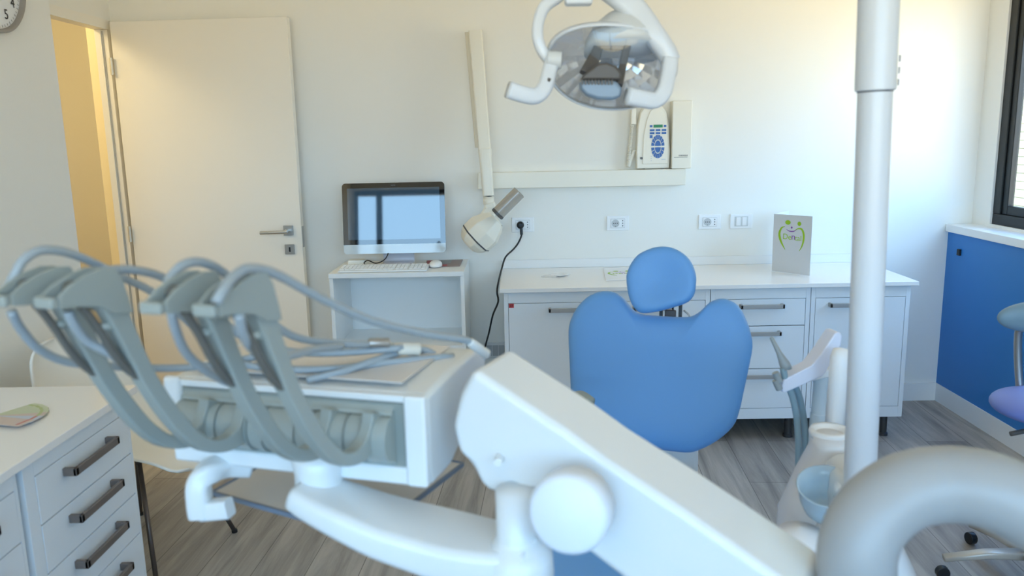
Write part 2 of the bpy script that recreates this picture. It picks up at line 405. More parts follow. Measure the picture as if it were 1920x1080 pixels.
for nm, L_, a in (('hour_hand', 0.06, 60), ('minute_hand', 0.09, 150)):
    a = math.radians(a); d = V((0, math.cos(a), math.sin(a))); q = V((0, -math.sin(a), math.cos(a))); bm = bmesh.new(); obox(bm, cc+V((0.026, 0, 0))-q*0.004-d*0.01, d*L_, q*0.008, (0.001, 0, 0)); obj(nm, bm, BLACK, ck)
# ------------------------------------------------------------------ wall sockets
def socket(x, z, label, kind, group='wall sockets above the worktop', ww=0.12, hh=0.08):
    t = thing('wall_socket' if kind != 'switch' else 'wall_switch', (x, 0, z), label, 'socket' if kind != 'switch' else 'switch', group)
    bm = bmesh.new(); box(bm, x-ww/2, x+ww/2, -0.008, 0, z-hh/2, z+hh/2); obj('cover_plate', bm, WPLAST, t, bevel=0.004, seg=3)
    if kind == 'switch':
        for s in (-0.027, 0.006, 0.0):
            pass
        for s in (-0.028, 0.004): obj('rocker', B(x+s, x+s+0.024, -0.0125, -0.008, z-0.023, z+0.023), WPLAST, t, bevel=0.002)
        bm = bmesh.new(); box(bm, x-0.0355, x+0.0355, -0.0095, -0.008, z-0.0265, z+0.0265); obj('insert_frame', bm, mat('grey_insert', (205, 208, 208), 0.4), t)
        return t
    ins = obj('insert', B(x-0.037, x+0.037, -0.0105, -0.008, z-0.0235, z+0.0235), WPLAST, t, bevel=0.001)
    gv = bmesh.new()
    for b in ((x-0.0378, x+0.0378, z+0.0235, z+0.0245), (x-0.0378, x+0.0378, z-0.0245, z-0.0235), (x-0.0378, x-0.037, z-0.024, z+0.024), (x+0.037, x+0.0378, z-0.024, z+0.024)): box(gv, b[0], b[1], -0.0088, -0.008, b[2], b[3])
    obj('gap', gv, mat('gap_grey', (150, 152, 152), 0.6), t)
    xc = x-0.013
    bm = lathe(bmesh.new(), (xc, -0.0095, z), (0, -1, 0), [(0.0205, 0), (0.0205, 0.0026), (0.0185, 0.0026), (0.018, 0.0014), (0.0, 0.0014)], 32); obj('round_socket', bm, mat('recess_grey', (196, 198, 198), 0.4), t)
    for hx_, hz_, hr_ in ((xc-0.0095, z, 0.0026), (xc, z, 0.0026), (xc+0.0095, z, 0.0026), (xc, z-0.0155, 0.002), (x+0.0255, z-0.0135, 0.0028), (x+0.0255, z, 0.0028), (x+0.0255, z+0.0135, 0.0028)):
        obj('pin_hole', cyl(bmesh.new(), (hx_, -0.0104, hz_), (hx_, -0.0117, hz_), hr_, 10), BLACK, t)
    return t
socket(0.017, 1.024, 'white wall socket with a black plug pushed into it', 'socket')
socket(0.527, 1.022, 'empty white wall socket midway above the worktop, right of the plugged one', 'socket')
socket(1.019, 1.020, 'empty white wall socket directly beside the blank switch plate', 'socket')
socket(1.187, 1.020, 'white wall switch plate with two rockers nearest the standing brochure', 'switch')
lo = thing('low_socket_plate', (-0.148, 0, 0.34), 'grey four-module socket plate low on the wall behind the black cord', 'socket')
obj('cover_plate', B(-0.208, -0.085, -0.010, 0, 0.285, 0.375), mat('plate_grey_white', (214, 216, 216), 0.4), lo, bevel=0.003)
for k in range(3): obj('module', B(-0.196+k*0.034, -0.165+k*0.034, -0.013, -0.010, 0.30, 0.36), mat('module_grey', (172, 176, 178), 0.45), lo, bevel=0.001)
bm = bmesh.new(); cyl(bm, (-0.18, -0.0131, 0.315), (-0.18, -0.0145, 0.315), 0.008, 12); obj('coax_port', bm, CONED, lo)
# plug and cord
pg = thing('power_cord', (0.004, -0.012, 1.02), 'black plug and cord hanging from the wall socket down behind the worktop end', 'cord')
bm = lathe(bmesh.new(), (0.004, -0.0125, 1.024), (0, -1, 0), [(0.0185, 0), (0.0195, 0.006), (0.0195, 0.020), (0.016, 0.026), (0.006, 0.028)], 24); obj('plug', bm, BLACK, pg, smooth=True)
cpx = [(977, 424, -0.03), (978, 440, -0.032), (972, 455, -0.035), (963, 467, -0.05), (948, 482, -0.10), (941, 503, -0.20), (934, 531, -0.36), (932, 548, -0.40), (934, 566, -0.38), (924, 591, -0.30), (917, 623, -0.2), (911, 645, -0.1), (906, 668, -0.06), (902, 700, -0.04)]
pts = [P(x, y, D+Y) for x, y, Y in cpx]; pts[-1].z = max(pts[-1].z, 0.02)
bm = tube(bmesh.new(), pts, 0.0048, 10, 5); obj('cable', bm, BLACK, pg, smooth=True)
bm = bmesh.new(); cyl(bm, P(977, 424, D-0.03), P(978, 440, D-0.032), 0.008, 12); obj('strain_relief', bm, BLACK, pg)

# ------------------------------------------------------------------ x-ray unit on the wall
xr = thing('wall_xray_unit', (-0.19, 0, 1.22), 'cream wall-mounted dental x-ray arm with a round tube head', 'x-ray machine')
obj('wall_rail', B(-0.215, 0.875, -0.062, 0, 1.222, 1.307), CREAM, xr, bevel=0.004)
a0, a1 = V((-0.204, -0.10, 2.015)), V((-0.170, -0.16, 1.42))
bm = sweep(bmesh.new(), [a0, a0.lerp(a1, 0.5), a1], lambda i, t: rrect(0.034-0.003*t, 0.030, 0.008), up=(0, 1, 0)); obj('upper_arm', bm, CREAM, xr, smooth=False, bevel=0.001)
bm = sweep(bmesh.new(), [a0+V((-0.026, 0.05, 0.0)), a1+V((-0.022, 0.06, 0.02))], lambda i, t: rrect(0.030, 0.022, 0.006), up=(0, 1, 0)); obj('fore_arm', bm, mat('cream_shade', (224, 219, 203), 0.4), xr, bevel=0.001)
b0, b1 = V((-0.170, -0.165, 1.43)), V((-0.157, -0.18, 1.195))
bm = sweep(bmesh.new(), [b0, b0.lerp(b1, .3), b1], lambda i, t: rrect(0.034-0.006*t, 0.034-0.004*t, 0.014), up=(0, 1, 0)); slv = obj('arm_sleeve', bm, CREAM, xr, bevel=0.002)
bm = bmesh.new()
for s in (-0.012, 0, 0.012): obox(bm, b0+V((s, -0.0345, -0.05)), (0.002, 0, 0), (0, -0.003, 0), (0, 0, 0.07))
obj('rib', bm, CREAM, slv)
bm = cyl(bmesh.new(), b1+V((0, 0, -0.004)), b1+V((0.001, 0, 0.0)), 0.0265); obj('joint_gap', bm, CONED, xr)
bm = lathe(bmesh.new(), b1+V((0, 0, -0.004)), (0, 0, -1), [(0.028, 0), (0.028, 0.035), (0.024, 0.045), (0.0, 0.046)]); obj('swivel', bm, CREAM, xr, smooth=True)
hz_ = lambda x, y, Yo: P(x, y, D+Yo)
bm = sweep(bmesh.new(), catmull([b1+V((0.002, 0, -0.035)), b1+V((0.008, 0.0, -0.07)), hz_(912, 410, -0.2)], 4), lambda i, t: rrect(0.026+0.014*t, 0.03, 0.015), up=(0, 1, 0)); obj('neck', bm, CREAM, xr, smooth=True)
# head: faceted barrel whose axis runs from the lower-left cap towards the cone
hc = hz_(907, 433, -0.22); ax = (hz_(960, 380, -0.22)-hz_(880, 455, -0.22)).normalized()
bm = lathe(bmesh.new(), hc-ax*0.105, ax, [(0.0, -0.006), (0.050, -0.004), (0.068, 0.008), (0.086, 0.030), (0.094, 0.050), (0.096, 0.085), (0.094, 0.115), (0.070, 0.165), (0.052, 0.190), (0.044, 0.195), (0, 0.196)], 8); obj('tube_head', bm, CREAM, xr, bevel=0.009, seg=3, angle=12)
bm = lathe(bmesh.new(), hc-ax*0.105, ax, [(0.0925, 0.046), (0.0955, 0.050), (0.0955, 0.0515), (0.0935, 0.055)], 8); obj('seam', bm, CONED, xr)
c0 = hz_(932, 402, -0.30); c1 = hz_(972, 362, -0.30); cd = (c1-c0).normalized()
bm = lathe(bmesh.new(), c0+cd*0.006, cd, [(0.034, 0), (0.034, (c1-c0).length), (0.029, (c1-c0).length+0.001), (0.028, 0.02)], 40); obj('cone', bm, CONE, xr, smooth=False, bevel=0.001)
bm = lathe(bmesh.new(), c0-cd*0.004, cd, [(0.0, 0), (0.033, 0.001), (0.036, 0.004), (0.036, 0.016), (0.034, 0.018)], 40); obj('cone_ring', bm, CONED, xr, smooth=False, bevel=0.001)

# ------------------------------------------------------------------ exposure control panel + handset + timer box
cp = thing('xray_control_panel', (0.70, 0, 1.31), 'cream wall control panel with blue tooth-shaped keypad and green display', 'control panel')
ol = [(0.618, 1.311), (0.790, 1.311), (0.792, 1.40), (0.784, 1.53), (0.772, 1.60), (0.745, 1.635), (0.70, 1.645), (0.665, 1.635), (0.635, 1.60), (0.622, 1.53), (0.616, 1.40)]
bm = prism(bmesh.new(), [V((x, -0.001, z)) for x, z in ol], (0, -0.055, 0)); obj('housing', bm, CREAM, cp, bevel=0.008, seg=3)
ol = [(0.648, 1.335), (0.782, 1.335), (0.783, 1.42), (0.776, 1.53), (0.763, 1.59), (0.735, 1.615), (0.705, 1.62), (0.685, 1.605), (0.668, 1.56), (0.652, 1.48)]
bm = prism(bmesh.new(), [V((x, -0.055, z)) for x, z in ol], (0, -0.006, 0)); fp = obj('front_cover', bm, CREAM, cp, bevel=0.003)
FY = -0.0612
obj('display', B(0.703, 0.750, FY-0.0015, FY, 1.521, 1.536), GDISP, fp)
bm = bmesh.new()
for x0, x1, z0, z1 in [(0.684, 0.697, 1.523, 1.534), (0.756, 0.769, 1.523, 1.534)]: box(bm, x0, x1, FY-0.0018, FY, z0, z1)
for r_, z in enumerate((1.508, 1.493)):
    for k in range(3): box(bm, 0.684+0.0305*k, 0.684+0.0305*k+0.024, FY-0.0018, FY, z-0.005, z+0.005)
box(bm, 0.684, 0.698, FY-0.0018, FY, 1.468, 1.483)
def sector(bm, cx, cz, rx0, rz0, rx1, rz1, a0, a1):
    q = [(cx+rx*math.cos(math.radians(a)), cz+rz*math.sin(math.radians(a))) for rx, rz, a in ((rx0, rz0, a0), (rx1, rz1, a0), (rx1, rz1, (a0+a1)/2), (rx1, rz1, a1), (rx0, rz0, a1), (rx0, rz0, (a0+a1)/2))]
    prism(bm, [V((x, FY, z)) for x, z in q], (0, -0.0018, 0))
for cz, s in ((1.427, 0), (1.421, 180)):
    for k in range(8): sector(bm, 0.7265, cz, 0.0185, 0.034, 0.034, 0.057, s+k*22.5+2, s+(k+1)*22.5-2)
    sector(bm, 0.7265, cz, 0.0, 0.0, 0.0155, 0.029, s+2, s+60); sector(bm, 0.7265, cz, 0.0, 0.0, 0.0155, 0.029, s+60, s+120); sector(bm, 0.7265, cz, 0.0, 0.0, 0.0155, 0.029, s+120, s+178)
obj('keys', bm, BKEY, fp)
bm = bmesh.new()
for k in range(3): box(bm, 0.689, 0.696, FY-0.0004, FY, 1.352+k*0.011, 1.353+k*0.011)
box(bm, 0.746, 0.767, FY-0.0004, FY, 1.357, 1.3585); obj('printed_marks', bm, BKEY, fp)
bm = bmesh.new(); cyl(bm, (0.642, -0.056, 1.366), (0.642, -0.061, 1.366), 0.0065, 16); obj('key_button', bm, CONED, cp)
for x in (0.655, 0.752): obj('clip', B(x, x+0.008, -0.05, -0.03, 1.3075, 1.312), CONED, cp)
hs = thing('hand_switch', (0.60, -0.03, 1.53), 'cream hand switch with coiled cord at the side of the control panel', 'hand switch')
bm = sweep(bmesh.new(), [V((0.603, -0.035, 1.66)), V((0.601, -0.035, 1.59)), V((0.601, -0.035, 1.540))], lambda i, t: rrect(0.012+0.003*t, 0.014, 0.006), up=(0, 1, 0)); obj('grip', bm, CREAM, hs, bevel=0.002)
coil = []
for k in range(0, 36*12):
    t = k/(36*12); base = V((0.596-0.020*t, -0.035, 1.540-0.215*t)); a = k*2*math.pi/12
    coil.append(base+V((0.008*math.cos(a), 0.008*math.sin(a), 0)))
coil2 = []
for k in range(0, 36*12):
    t = k/(36*12); base = V((0.576+0.012*math.sin(t*math.pi/2)+0.034*t*t, -0.03, 1.323+0.09*t*t)) if False else V((0.579+0.028*t, -0.032, 1.322+0.085*t)); a = k*2*math.pi/12
    coil2.append(base+V((0.008*math.cos(a), 0.008*math.sin(a), 0)))
bm = tube(bmesh.new(), coil, 0.0028, 6, 1); tube(bm, coil2, 0.0028, 6, 1); obj('coiled_cord', bm, CREAM, hs, smooth=True)
tb = thing('timer_box', (0.84, 0, 1.31), 'tall plain cream wall box beside the keypad panel', 'box')
obj('casing', B(0.797, 0.900, -0.075, -0.001, 1.3085, 1.655), CREAM, tb, bevel=0.006, seg=3)
bm = bmesh.new(); box(bm, 0.809, 0.879, -0.0758, -0.075, 1.366, 1.3685)
for k in range(8): box(bm, 0.834+k*0.0058, 0.8375+k*0.0058, -0.0758, -0.075, 1.372, 1.380)
obj('printed_marks', bm, INK, tb)

# ------------------------------------------------------------------ base cabinets and worktop along the back wall
WT = 0.788
sp_ = obj('worktop', B(-0.10, 1.862, -0.605, -0.001, WT-0.020, WT), TOPW, bevel=0.002); tag(sp_, 'long white worktop lying on the cabinets along the back wall', 'worktop')
sb = obj('splashback', B(-0.10, 1.862, -0.016, -0.001, WT+0.0005, WT+0.046), TRIM, bevel=0.001); tag(sb, 'white upstand strip where the worktop meets the back wall', 'splashback')
def bar_handle(x0, x1, z, y, parent, m=HANDLE, name='handle'):
    bm = bmesh.new(); box(bm, x0, x1, y-0.034, y-0.026, z-0.010, z+0.010); box(bm, x0, x0+0.012, y-0.034, y, z-0.010, z+0.010); box(bm, x1-0.012, x1, y-0.034, y, z-0.010, z+0.010)
    return obj(name, bm, m, parent, bevel=0.0025)
def foot(parent, x, y, r=0.018, h=0.115):
    bm = lathe(bmesh.new(), (x, y, 0), (0, 0, 1), [(r+0.006, 0), (r+0.006, 0.012), (r, 0.016), (r, h)], 20); obj('foot', bm, mat('foot_dark', (58, 56, 56), 0.4), parent, bevel=0.001)
CB = 0.115; CT = WT-0.0205; YF = -0.572
def cab(x0, x1, label, fronts, group='white cabinets under the long worktop'):
    t = thing('base_cabinet', ((x0+x1)/2, -0.29, 0), label, 'cabinet', group)
    bm = bmesh.new(); box(bm, x0+0.0015, x1-0.0015, YF+0.020, -0.03, CB, CT)
    fw_ = 0.022
    box(bm, x0+0.0015, x0+fw_, YF-0.001, YF+0.020, CB, CT); box(bm, x1-fw_, x1-0.0015, YF-0.001, YF+0.020, CB, CT); box(bm, x0+fw_, x1-fw_, YF-0.001, YF+0.020, 0.712, CT); box(bm, x0+fw_, x1-fw_, YF-0.001, YF+0.020, CB, 0.168)
    obj('body', bm, CABW, t, bevel=0.001)
    for z0, z1, nm, hx in fronts:
        d = obj(nm, B(x0+fw_+0.002, x1-fw_-0.002, YF-0.001, YF+0.017, z0+0.002, z1-0.002), CABW, t, bevel=0.001)
        if hx: bar_handle(hx[0], hx[1], z1-0.033, YF, d)
    for fx in (x0+0.06, x1-0.06):
        for fy_ in (YF+0.06, -0.08): foot(t, fx, fy_)
    return t
cA = cab(-0.083, 0.408, 'white cabinet at the left end of the worktop with a small red sticker', [(0.168, 0.712, 'door', (0.130, 0.335))])
st = obj('sticker', B(-0.058, -0.034, YF-0.0016, YF-0.0005, 0.690, 0.710), REDP, cA)
bm = bmesh.new(); box(bm, -0.052, -0.046, YF-0.002, YF-0.0015, 0.694, 0.705); box(bm, -0.043, -0.038, YF-0.002, YF-0.0015, 0.697, 0.706); obj('sticker_print', bm, mat('sticker_dark', (120, 40, 45), 0.5), st)
cab(0.408, 0.897, 'white cabinet hidden behind the blue chair backrest', [(0.168, 0.712, 'door', (0.53, 0.72))])
cab(0.897, 1.372, 'white cabinet with three drawers right of the blue backrest', [(0.168, 0.368, 'drawer', (1.025, 1.232)), (0.368, 0.580, 'drawer', (1.025, 1.232)), (0.580, 0.712, 'drawer', (1.035, 1.242))])
cab(1.372, 1.842, 'white cabinet with one door at the right end behind the pole', [(0.168, 0.712, 'door', (1.455, 1.665))])

# ------------------------------------------------------------------ brochures on the worktop
def logo(parent, o, ex, ey, s, dp):
    """two green figures forming a tooth, purple smile, lettering"""
    nrm = ex.cross(ey).normalized()
    def at(x, y): return o+ex*x*s+ey*y*s
    def stroke(bm, pts, w0, wm):
        pts = catmull([V((x, y, 0)) for x, y in pts], 8); n = len(pts); L_, R_ = [], []
        for i, p in enumerate(pts):
            d = (pts[min(i+1, n-1)]-pts[max(i-1, 0)]).normalized(); q = V((-d.y, d.x, 0)); t = i/(n-1); ww = w0+(wm-w0)*math.sin(math.pi*t)
            L_.append(p+q*ww); R_.append(p-q*ww)
        for i in range(n-1):
            prism(bm, [at(p.x, p.y) for p in (L_[i], L_[i+1], R_[i+1], R_[i])], nrm*dp)
    bm = bmesh.new()
    stroke(bm, [(-0.28, 0.36), (-0.42, 0.30), (-0.50, 0.10), (-0.46, -0.12), (-0.36, -0.32), (-0.24, -0.50)], 0.006, 0.045)
    stroke(bm, [(0.12, 0.24), (0.26, 0.32), (0.40, 0.30), (0.48, 0.12), (0.48, -0.12), (0.42, -0.34), (0.33, -0.50)], 0.006, 0.038)
    prism(bm, [at(-0.17+0.11*math.cos(a*math.pi/10), 0.52+0.085*math.sin(a*math.pi/10)) for a in range(20)], nrm*dp)
    prism(bm, [at(0.29+0.075*math.cos(a*math.pi/10), 0.50+0.08*math.sin(a*math.pi/10)) for a in range(20)], nrm*dp)
    obj('logo_figures', bm, GREEN, parent)
    bm = bmesh.new(); stroke(bm, [(-0.22, 0.26), (-0.08, 0.20), (0.08, 0.21), (0.20, 0.29)], 0.004, 0.02)
    prism(bm, [at(-0.01+0.035*math.cos(a*math.pi/8), 0.34+0.04*math.sin(a*math.pi/8)) for a in range(16)], nrm*dp); obj('logo_smile', bm, PURPLE, parent)
    text_obj('lettering', 'De', 0.30*s, at(-0.18, -0.02), ex, ey, GREEN, parent, dp)
    text_obj('lettering', 'n', 0.34*s, at(0.07, 0.0), ex, ey, PURPLE, parent, dp)
    text_obj('lettering', 'tal', 0.28*s, at(0.27, -0.04), ex, ey, GREEN, parent, dp)
bl, br_ = PZ(1447, 508, WT+0.001), PZ(1518, 517, WT+0.001)
hx_ = (br_-bl); hx_.z = 0; wd = 0.2; ex = hx_.normalized(); ey = V((0, 0, 1)); HH = 0.292
bk = thing('brochure', bl, 'folded white brochure with green dental logo standing on the worktop', 'brochure')
nrm = ex.cross(ey)                       # towards the camera
bm = bmesh.new(); obox(bm, bl, ex*hx_.length, -nrm*0.0012, ey*HH); obj('front_cover', bm, PAPERG, bk)
bx = V((0.62, 0.78, 0)).normalized(); bm = bmesh.new(); obox(bm, bl-nrm*0.0013, bx*hx_.length*0.98, V((-bx.y, bx.x, 0))*0.0012, ey*HH); obj('back_cover', bm, PAPER, bk)
logo(bk, bl+ex*hx_.length*0.49+ey*(HH*0.63)+nrm*0.0002, ex, ey, 0.135, 0.0004)
lf = thing('leaflet', PZ(1155, 515, WT), 'flat white leaflet with green logo lying just left of the headrest', 'leaflet')
q = [PZ(1131, 504, WT), PZ(1136, 527, WT), PZ(1200, 525, WT), PZ(1195, 503, WT)]
for v in q: v.z = WT+0.001
bm = prism(bmesh.new(), q, (0, 0, 0.004)); obj('sheet', bm, PAPER, lf)
ex2 = (q[2]-q[1]).normalized(); ey2 = (q[0]-q[1]).normalized(); ce = sum(q, V((0, 0, 0)))/4; ce.z = WT+0.0052
logo(lf, ce, ex2, V((0, 1, 0)), 0.13, 0.0004)
fc = PZ(1044, 519, WT+0.001)
for k in range(5):
    a = math.radians(155-k*28); d = V((math.cos(a), math.sin(a), 0)); n_ = V((-d.y, d.x, 0)); z = WT+0.001+0.0012*k
    bm = bmesh.new(); obox(bm, V((fc.x, fc.y, z))-n_*0.022, d*0.078, n_*0.045, (0, 0, 0.0008))
    o = obj('business_card', bm, PAPER); tag(o, 'small white card fanned out with others on the left half of the worktop', 'card', 'fan of cards on the long worktop')

# ------------------------------------------------------------------ open shelf unit with the computer
SX0, SX1, SY0, SY1, ST = -0.945, -0.277, -0.425, -0.02, 0.845
su = thing('shelf_unit', (-0.61, -0.22, 0), 'open white shelf unit carrying the computer between door and worktop', 'shelf')
obj('top_board', B(SX0, SX1, SY0, SY1, ST-0.024, ST), SHELFW, su, bevel=0.002)
obj('side_panel', B(SX0+0.003, SX0+0.021, SY0+0.003, SY1, 0.0, ST-0.0245), SHELFW, su); obj('side_panel', B(SX1-0.019, SX1-0.001, SY0+0.003, SY1, 0.0, ST-0.0245), SHELFW, su)
obj('back_panel', B(SX0+0.0215, SX1-0.0195, SY1-0.008, SY1, 0.06, ST-0.0245), SHELFW, su)
obj('shelf', B(SX0+0.0215, SX1-0.0195, SY0+0.006, SY1-0.0085, 0.448, 0.470), SHELFW, su, bevel=0.001)
obj('shelf', B(SX0+0.0215, SX1-0.0195, SY0+0.006, SY1-0.0085, 0.06, 0.082), SHELFW, su, bevel=0.001)
# monitor
TL = math.radians(7.3); YM = math.radians(1.0); mx_ = V((math.cos(YM), math.sin(YM), 0)); mb = V((-math.sin(YM), math.cos(YM), 0))
mu = mb*math.sin(TL)+V((0, 0, math.cos(TL))); mn = -mb*math.cos(TL)+V((0, 0, math.sin(TL)))
cbL = P(645, 477, D-0.22); MW = 0.525; MH = 0.362; m0 = V((cbL.x, cbL.y, cbL.z))
mo = thing('desktop_computer', (m0.x+MW/2, -0.2, ST), 'all-in-one desktop computer with black-framed glossy screen on the shelf unit', 'computer')
def mrect(u0, u1, v0, v1, n0, n1, r=0.0):
    if r:
        pts = []
        for cx, cy, a0 in ((u1-r, v1-r, 0), (u0+r, v1-r, 90), (u0+r, v0+r, 180), (u1-r, v0+r, 270)):
            for k in range(7): a = math.radians(a0+15*k); pts.append((cx+r*math.cos(a), cy+r*math.sin(a)))
    else: pts = [(u0, v0), (u1, v0), (u1, v1), (u0, v1)]
    return prism(bmesh.new(), [m0+mx_*u+mu*v+mn*n0 for u, v in pts], mn*(n1-n0))
obj('back_shell', mrect(0, MW, 0, MH, -0.030, -0.004, 0.018), mat('aluminium', (200, 204, 206), 0.3, metal=0.6), mo, bevel=0.004)
def half(u0, u1, v0, v1, top):
    r = 0.018; pts = []
    for cx, cy, a0, on in ((u1-r, v1-r, 0, top), (u0+r, v1-r, 90, top), (u0+r, v0+r, 180, not top), (u1-r, v0+r, 270, not top)):
        if on:
            for k in range(7): a = math.radians(a0+15*k); pts.append((cx+r*math.cos(a), cy+r*math.sin(a)))
        else:
            pts.append((u1 if a0 in (0, 270) else u0, v1 if a0 in (0, 90) else v0))
    return prism(bmesh.new(), [m0+mx_*u+mu*v-mn*0.004 for u, v in pts], mn*0.004)
obj('bezel', half(0, MW, 0.0475, MH, True), SCRB, mo)
obj('chin', half(0, MW, 0.0, 0.047, False), CHIN, mo)
obj('screen', mrect(0.026, MW-0.026, 0.072, MH-0.026, 0.0001, 0.0006), SCR, mo)
text_obj('brand_mark', 'uanu', 0.012, m0+mx_*(MW/2)+mu*(MH-0.012)+mn*0.0003, mx_, mu, mat('bezel_print', (120, 124, 126), 0.4), mo, 0.0001)
sx = m0.x+MW/2+0.01
bm = sweep(bmesh.new(), catmull([V((sx, -0.185, 1.05)), V((sx, -0.165, 0.95)), V((sx, -0.155, ST+0.025)), V((sx, -0.19, ST+0.008)), V((sx, -0.30, ST+0.006))], 5), lambda i, t: rrect(0.082, 0.006, 0.0055, 2), up=(0, -0.2, 1)); obj('stand', bm, mat('stand_white', (206, 208, 218), 0.3), mo, smooth=True)
cbp = [V((sx-0.045, -0.175, 0.955)), V((sx-0.045, -0.21, 0.915)), V((sx-0.06, -0.26, 0.885)), V((sx-0.10, -0.28, 0.872)), V((sx-0.14, -0.27, 0.885)), V((sx-0.165, -0.25, 0.872)), V((sx-0.172, -0.2, 0.855))]
bm = tube(bmesh.new(), cbp, 0.003, 8, 5); o = obj('computer_cable', bm, BLACK, smooth=True); tag(o, 'short black cable dangling from the computer over its stand', 'cable')
bm = tube(bmesh.new(), [V((sx+0.060, -0.150, 0.975)), V((sx+0.057, -0.165, 0.935)), V((sx+0.061, -0.155, 0.912))], 0.005, 8, 4); obj('back_cable', bm, BLACK, mo, smooth=True)
# keyboard
kc0, kc1 = PZ(628, 511, ST+0.012), PZ(798, 507, ST+0.012); KX0, KX1 = kc0.x, kc1.x; KY0 = -0.405; KD = 0.125
kb = thing('keyboard', ((KX0+KX1)/2, KY0+KD/2, ST), 'white full-size keyboard in front of the computer', 'keyboard')
bm = prism(bmesh.new(), [V((KX0, KY0, ST+0.001)), V((KX0, KY0+KD, ST+0.001)), V((KX0, KY0+KD, ST+0.020)), V((KX0, KY0, ST+0.010))], (KX1-KX0, 0, 0)); obj('case', bm, mat('keyboard_case', (232, 236, 238), 0.3), kb, bevel=0.003)
bm = bmesh.new(); W_ = KX1-KX0
for r_ in range(6):
    y0 = KY0+0.010+r_*0.0185; z0 = ST+0.0108+0.010*(y0-KY0)/KD
    cols = []
    x = 0.008
    if r_ == 0: ks = [0.024, 0.02, 0.022, 0.11, 0.022, 0.02, 0.024]
    else: ks = [0.0165]*14
    for k in ks:
        cols.append((x, x+k)); x += k+0.0028
    for k in range(3): cols.append((0.283+k*0.0195, 0.283+k*0.0195+0.0165))
    for k in range(4): cols.append((0.350+k*0.0195, 0.350+k*0.0195+0.0165))
    sc_ = W_/0.435
    for a, b in cols:
        a, b = a*sc_, b*sc_
        if b < W_-0.004 and not (r_ in (0,) and 0.26 < a < 0.28): box(bm, KX0+a, KX0+b, y0, y0+0.0145, z0, z0+0.005)
obj('keys', bm, mat('keycap_white', (240, 242, 242), 0.4), kb)
# mouse pad, mouse, small white device
mp_ = [PZ(797, 502, ST+0.002), PZ(862, 499, ST+0.002), PZ(868, 487, ST+0.002), PZ(800, 489, ST+0.002)]
for v in mp_: v.z = ST+0.0008
md = thing('mouse_pad', mp_[0], 'dark printed mouse pad at the right side of the shelf top', 'mouse pad')
bm = prism(bmesh.new(), mp_, (0, 0, 0.003)); obj('pad', bm, mat('pad_taupe', (150, 132, 128), 0.5), md)
def padq(a, b, c, d, m, nm):
    def at(u, v): return mp_[0].lerp(mp_[1], u).lerp(mp_[3].lerp(mp_[2], u), v)+V((0, 0, 0.0031))
    bm = prism(bmesh.new(), [at(a, c), at(b, c), at(b, d), at(a, d)], (0, 0, 0.0003)); obj(nm, bm, m, md)
padq(0.02, 0.30, 0.45, 0.97, mat('pad_red', (176, 70, 70), 0.5), 'red_print'); padq(0.38, 0.62, 0.06, 0.30, mat('pad_red', (176, 70, 70), 0.5), 'red_print'); padq(0.42, 0.70, 0.45, 0.95, mat('pad_grey', (150, 154, 154), 0.5), 'grey_print')
mc = PZ(817, 496, ST+0.012); bm = bmesh.new(); bmesh.ops.create_uvsphere(bm, u_segments=24, v_segments=14, radius=1)
for v in bm.verts:
    v.co = V((mc.x+0.034*v.co.x, mc.y+0.052*v.co.y, ST+0.0045+0.030*max(v.co.z, 0)**0.7))
o = obj('mouse', bm, WPLAST, smooth=True); tag(o, 'white computer mouse resting on the mouse pad', 'mouse')
rc = PZ(670, 497, ST); bm = B(rc.x-0.045, rc.x+0.045, rc.y-0.03, rc.y+0.03, ST+0.005, ST+0.030)
rt = thing('small_white_device', (rc.x, rc.y, ST), 'small white rounded box behind the left end of the keyboard', 'device')
obj('casing', bm, mat('device_cream', (240, 242, 236), 0.3), rt, bevel=0.008, seg=3)
obj('base', B(rc.x-0.028, rc.x+0.028, rc.y-0.024, rc.y+0.02, ST+0.0005, ST+0.005), CONED, rt)
# ------------------------------------------------------------------ left counter
LX = -1.158; LY = -2.0; LT = 0.78
o = obj('worktop', B(-1.878, LX, -3.08, LY, LT-0.022, LT), TOPW, bevel=0.002); tag(o, 'grey-white worktop over the drawers by the left wall', 'worktop')
def lcab(y0, y1, label, m=HANDLED):
    t = thing('drawer_cabinet', (-1.5, (y0+y1)/2, 0), label, 'cabinet', 'drawer cabinets by the left wall')
    bm = bmesh.new(); xf = LX-0.030
    box(bm, -1.86, xf-0.018, y0+0.002, y1-0.002, 0.10, LT-0.0225)
    fw_ = 0.045
    for a, b, c, d in ((y0+0.002, y0+fw_, 0.10, LT-0.0225), (y1-0.014, y1-0.002, 0.10, LT-0.0225), (y0+fw_, y1-0.014, LT-0.075, LT-0.0225), (y0+fw_, y1-0.014, 0.10, 0.125)): box(bm, xf-0.018, xf, a, b, c, d)
    obj('body', bm, CABW, t, bevel=0.001)
    zs = [LT-0.075, LT-0.205, LT-0.335, LT-0.465, 0.125]
    for i in range(4):
        d = obj('drawer', B(xf-0.018, xf+0.001, y0+fw_+0.002, y1-0.016, zs[i+1]+0.002, zs[i]-0.002), CABW, t, bevel=0.001)
        yc = (y0+y1)/2+0.01; z = zs[i]-0.040; hw = 0.115; bm = bmesh.new()
        box(bm, xf+0.027, xf+0.037, yc-hw, yc+hw, z-0.011, z+0.011); box(bm, xf, xf+0.037, yc-hw, yc-hw+0.014, z-0.011, z+0.011); box(bm, xf, xf+0.037, yc+hw-0.014, yc+hw, z-0.011, z+0.011)
        obj('handle', bm, m, d, bevel=0.0025)
    for fx in (-1.80, xf-0.07):
        for fy_ in (y0+0.06, y1-0.06): foot(t, fx, fy_, h=0.10)
lcab(-2.535, -2.01, 'white four-drawer cabinet by the left wall, far end nearest the doorway')
